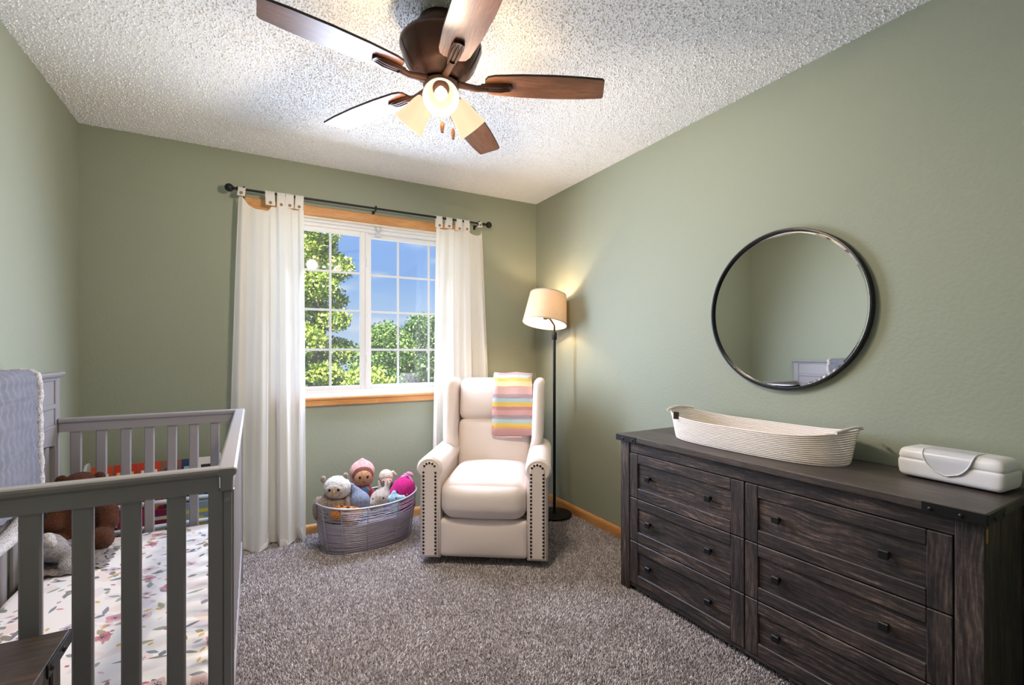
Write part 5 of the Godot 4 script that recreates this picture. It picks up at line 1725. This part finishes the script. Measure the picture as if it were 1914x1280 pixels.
	var card := single("board_book", "small dark green board book propped behind the pale blue plush", "book", Geo.new().box(Vector3(-0.060, 0.0, -0.006), Vector3(0.060, 0.115, 0.006), 0.002), mat(c8(66, 84, 70), 0.5), B * Vector3(0.155, 0.165, 0.045), turn + deg_to_rad(-6.0))
	part(card, "page_edge", Geo.new().box(Vector3(-0.061, 0.1145, -0.0045), Vector3(0.061, 0.1165, 0.0045), 0.0005), M.paper)
	part(card, "page_edge", Geo.new().box(Vector3(0.0595, 0.0, -0.0045), Vector3(0.0612, 0.1165, 0.0045), 0.0005), M.paper)


# ------------------------------------------------------------------ carpet pile
func carpet_pile() -> void:
	# cut pile: one short leaning twist of yarn per tuft
	var g := Geo.new()
	var a := []
	for i in 4:
		var y := i / 3.0
		a.append(Vector3(0.42 * sin(y * 2.4), y, 0.30 * y * y + 0.2 * cos(y * 3.0) - 0.2))
	g.tube(a, [0.34, 0.36, 0.30, 0.12], 4)
	var tuft := g.mesh()
	var x0 := -0.12
	var x1 := 2.066
	var z0 := BZ + 0.014
	var z1 := -0.40
	var step := 0.0062
	var nx := int((x1 - x0) / step)
	var nz := int((z1 - z0) / step)
	var mm := MultiMesh.new()
	mm.transform_format = MultiMesh.TRANSFORM_3D
	mm.use_colors = true
	mm.mesh = tuft
	mm.instance_count = nx * nz
	var lean := FastNoiseLite.new()
	lean.frequency = 2.3
	lean.seed = 8
	var cols := [c8(140, 130, 129).srgb_to_linear(), c8(172, 162, 161).srgb_to_linear(), c8(194, 185, 184).srgb_to_linear(), c8(160, 150, 149).srgb_to_linear(), c8(218, 210, 208).srgb_to_linear()]
	var n := 0
	for i in nx:
		for j in nz:
			var p := Vector3(x0 + (i + rng.randf()) * step, -0.002, z0 + (j + rng.randf()) * step)
			var l := lean.get_noise_2d(p.x, p.z) * 0.7
			var b := Basis(Vector3(0, 0, 1), l + rng.randf_range(-0.35, 0.35)) * Basis(Vector3.RIGHT, rng.randf_range(-0.5, 0.5)) * Basis(Vector3.UP, rng.randf() * TAU)
			var s := rng.randf_range(0.8, 1.2)
			if p.x > 1.74 and p.z > -1.80: continue   # under the dresser
			mm.set_instance_transform(n, Transform3D(b.scaled_local(Vector3(0.0070 * s, 0.0112 * s, 0.0070 * s)), p))
			mm.set_instance_color(n, cols[rng.randi() % 5])
			n += 1
	var o := MultiMeshInstance3D.new()
	mm.visible_instance_count = n
	o.name = "carpet_pile"
	o.multimesh = mm
	o.material_override = M.pile
	o.set_meta("kind", "stuff")
	get_node("floor").add_child(o)


func popcorn() -> void:
	# sprayed acoustic texture: small ragged crumbs stuck to the ceiling
	var g := Geo.new()
	g.smooth(false)
	var v := [Vector3(1, 0.1, 0.1), Vector3(0.1, 0.1, 0.9), Vector3(-0.9, 0.1, 0.2), Vector3(0.0, 0.1, -1.0), Vector3(0.55, -0.75, -0.25), Vector3(-0.35, -0.95, 0.35)]
	for f in [[0, 4, 3], [0, 1, 4], [1, 5, 4], [1, 2, 5], [2, 3, 5], [3, 4, 5]]: g.tri(v[f[0]], v[f[1]], v[f[2]])
	var crumb := g.mesh()
	var step := 0.0088
	var z1 := 0.2
	var nx := int((RX - LX) / step)
	var nz := int((z1 - BZ) / step)
	var mm := MultiMesh.new()
	mm.transform_format = MultiMesh.TRANSFORM_3D
	mm.mesh = crumb
	mm.instance_count = nx * nz
	var n := 0
	for i in nx:
		for j in nz:
			var s := 0.0016 + 0.0029 * pow(rng.randf(), 1.6)
			var p := Vector3(LX + (i + rng.randf()) * step, CH, BZ + (j + rng.randf()) * step)
			var b := Basis(Vector3.UP, rng.randf() * TAU)
			mm.set_instance_transform(n, Transform3D(b.scaled_local(Vector3(s * rng.randf_range(0.8, 1.5), s * 1.15, s)), p))
			n += 1
	var o := MultiMeshInstance3D.new()
	o.name = "popcorn_texture"
	o.multimesh = mm
	o.material_override = M.ceiling
	o.set_meta("kind", "stuff")
	get_node("ceiling").add_child(o)
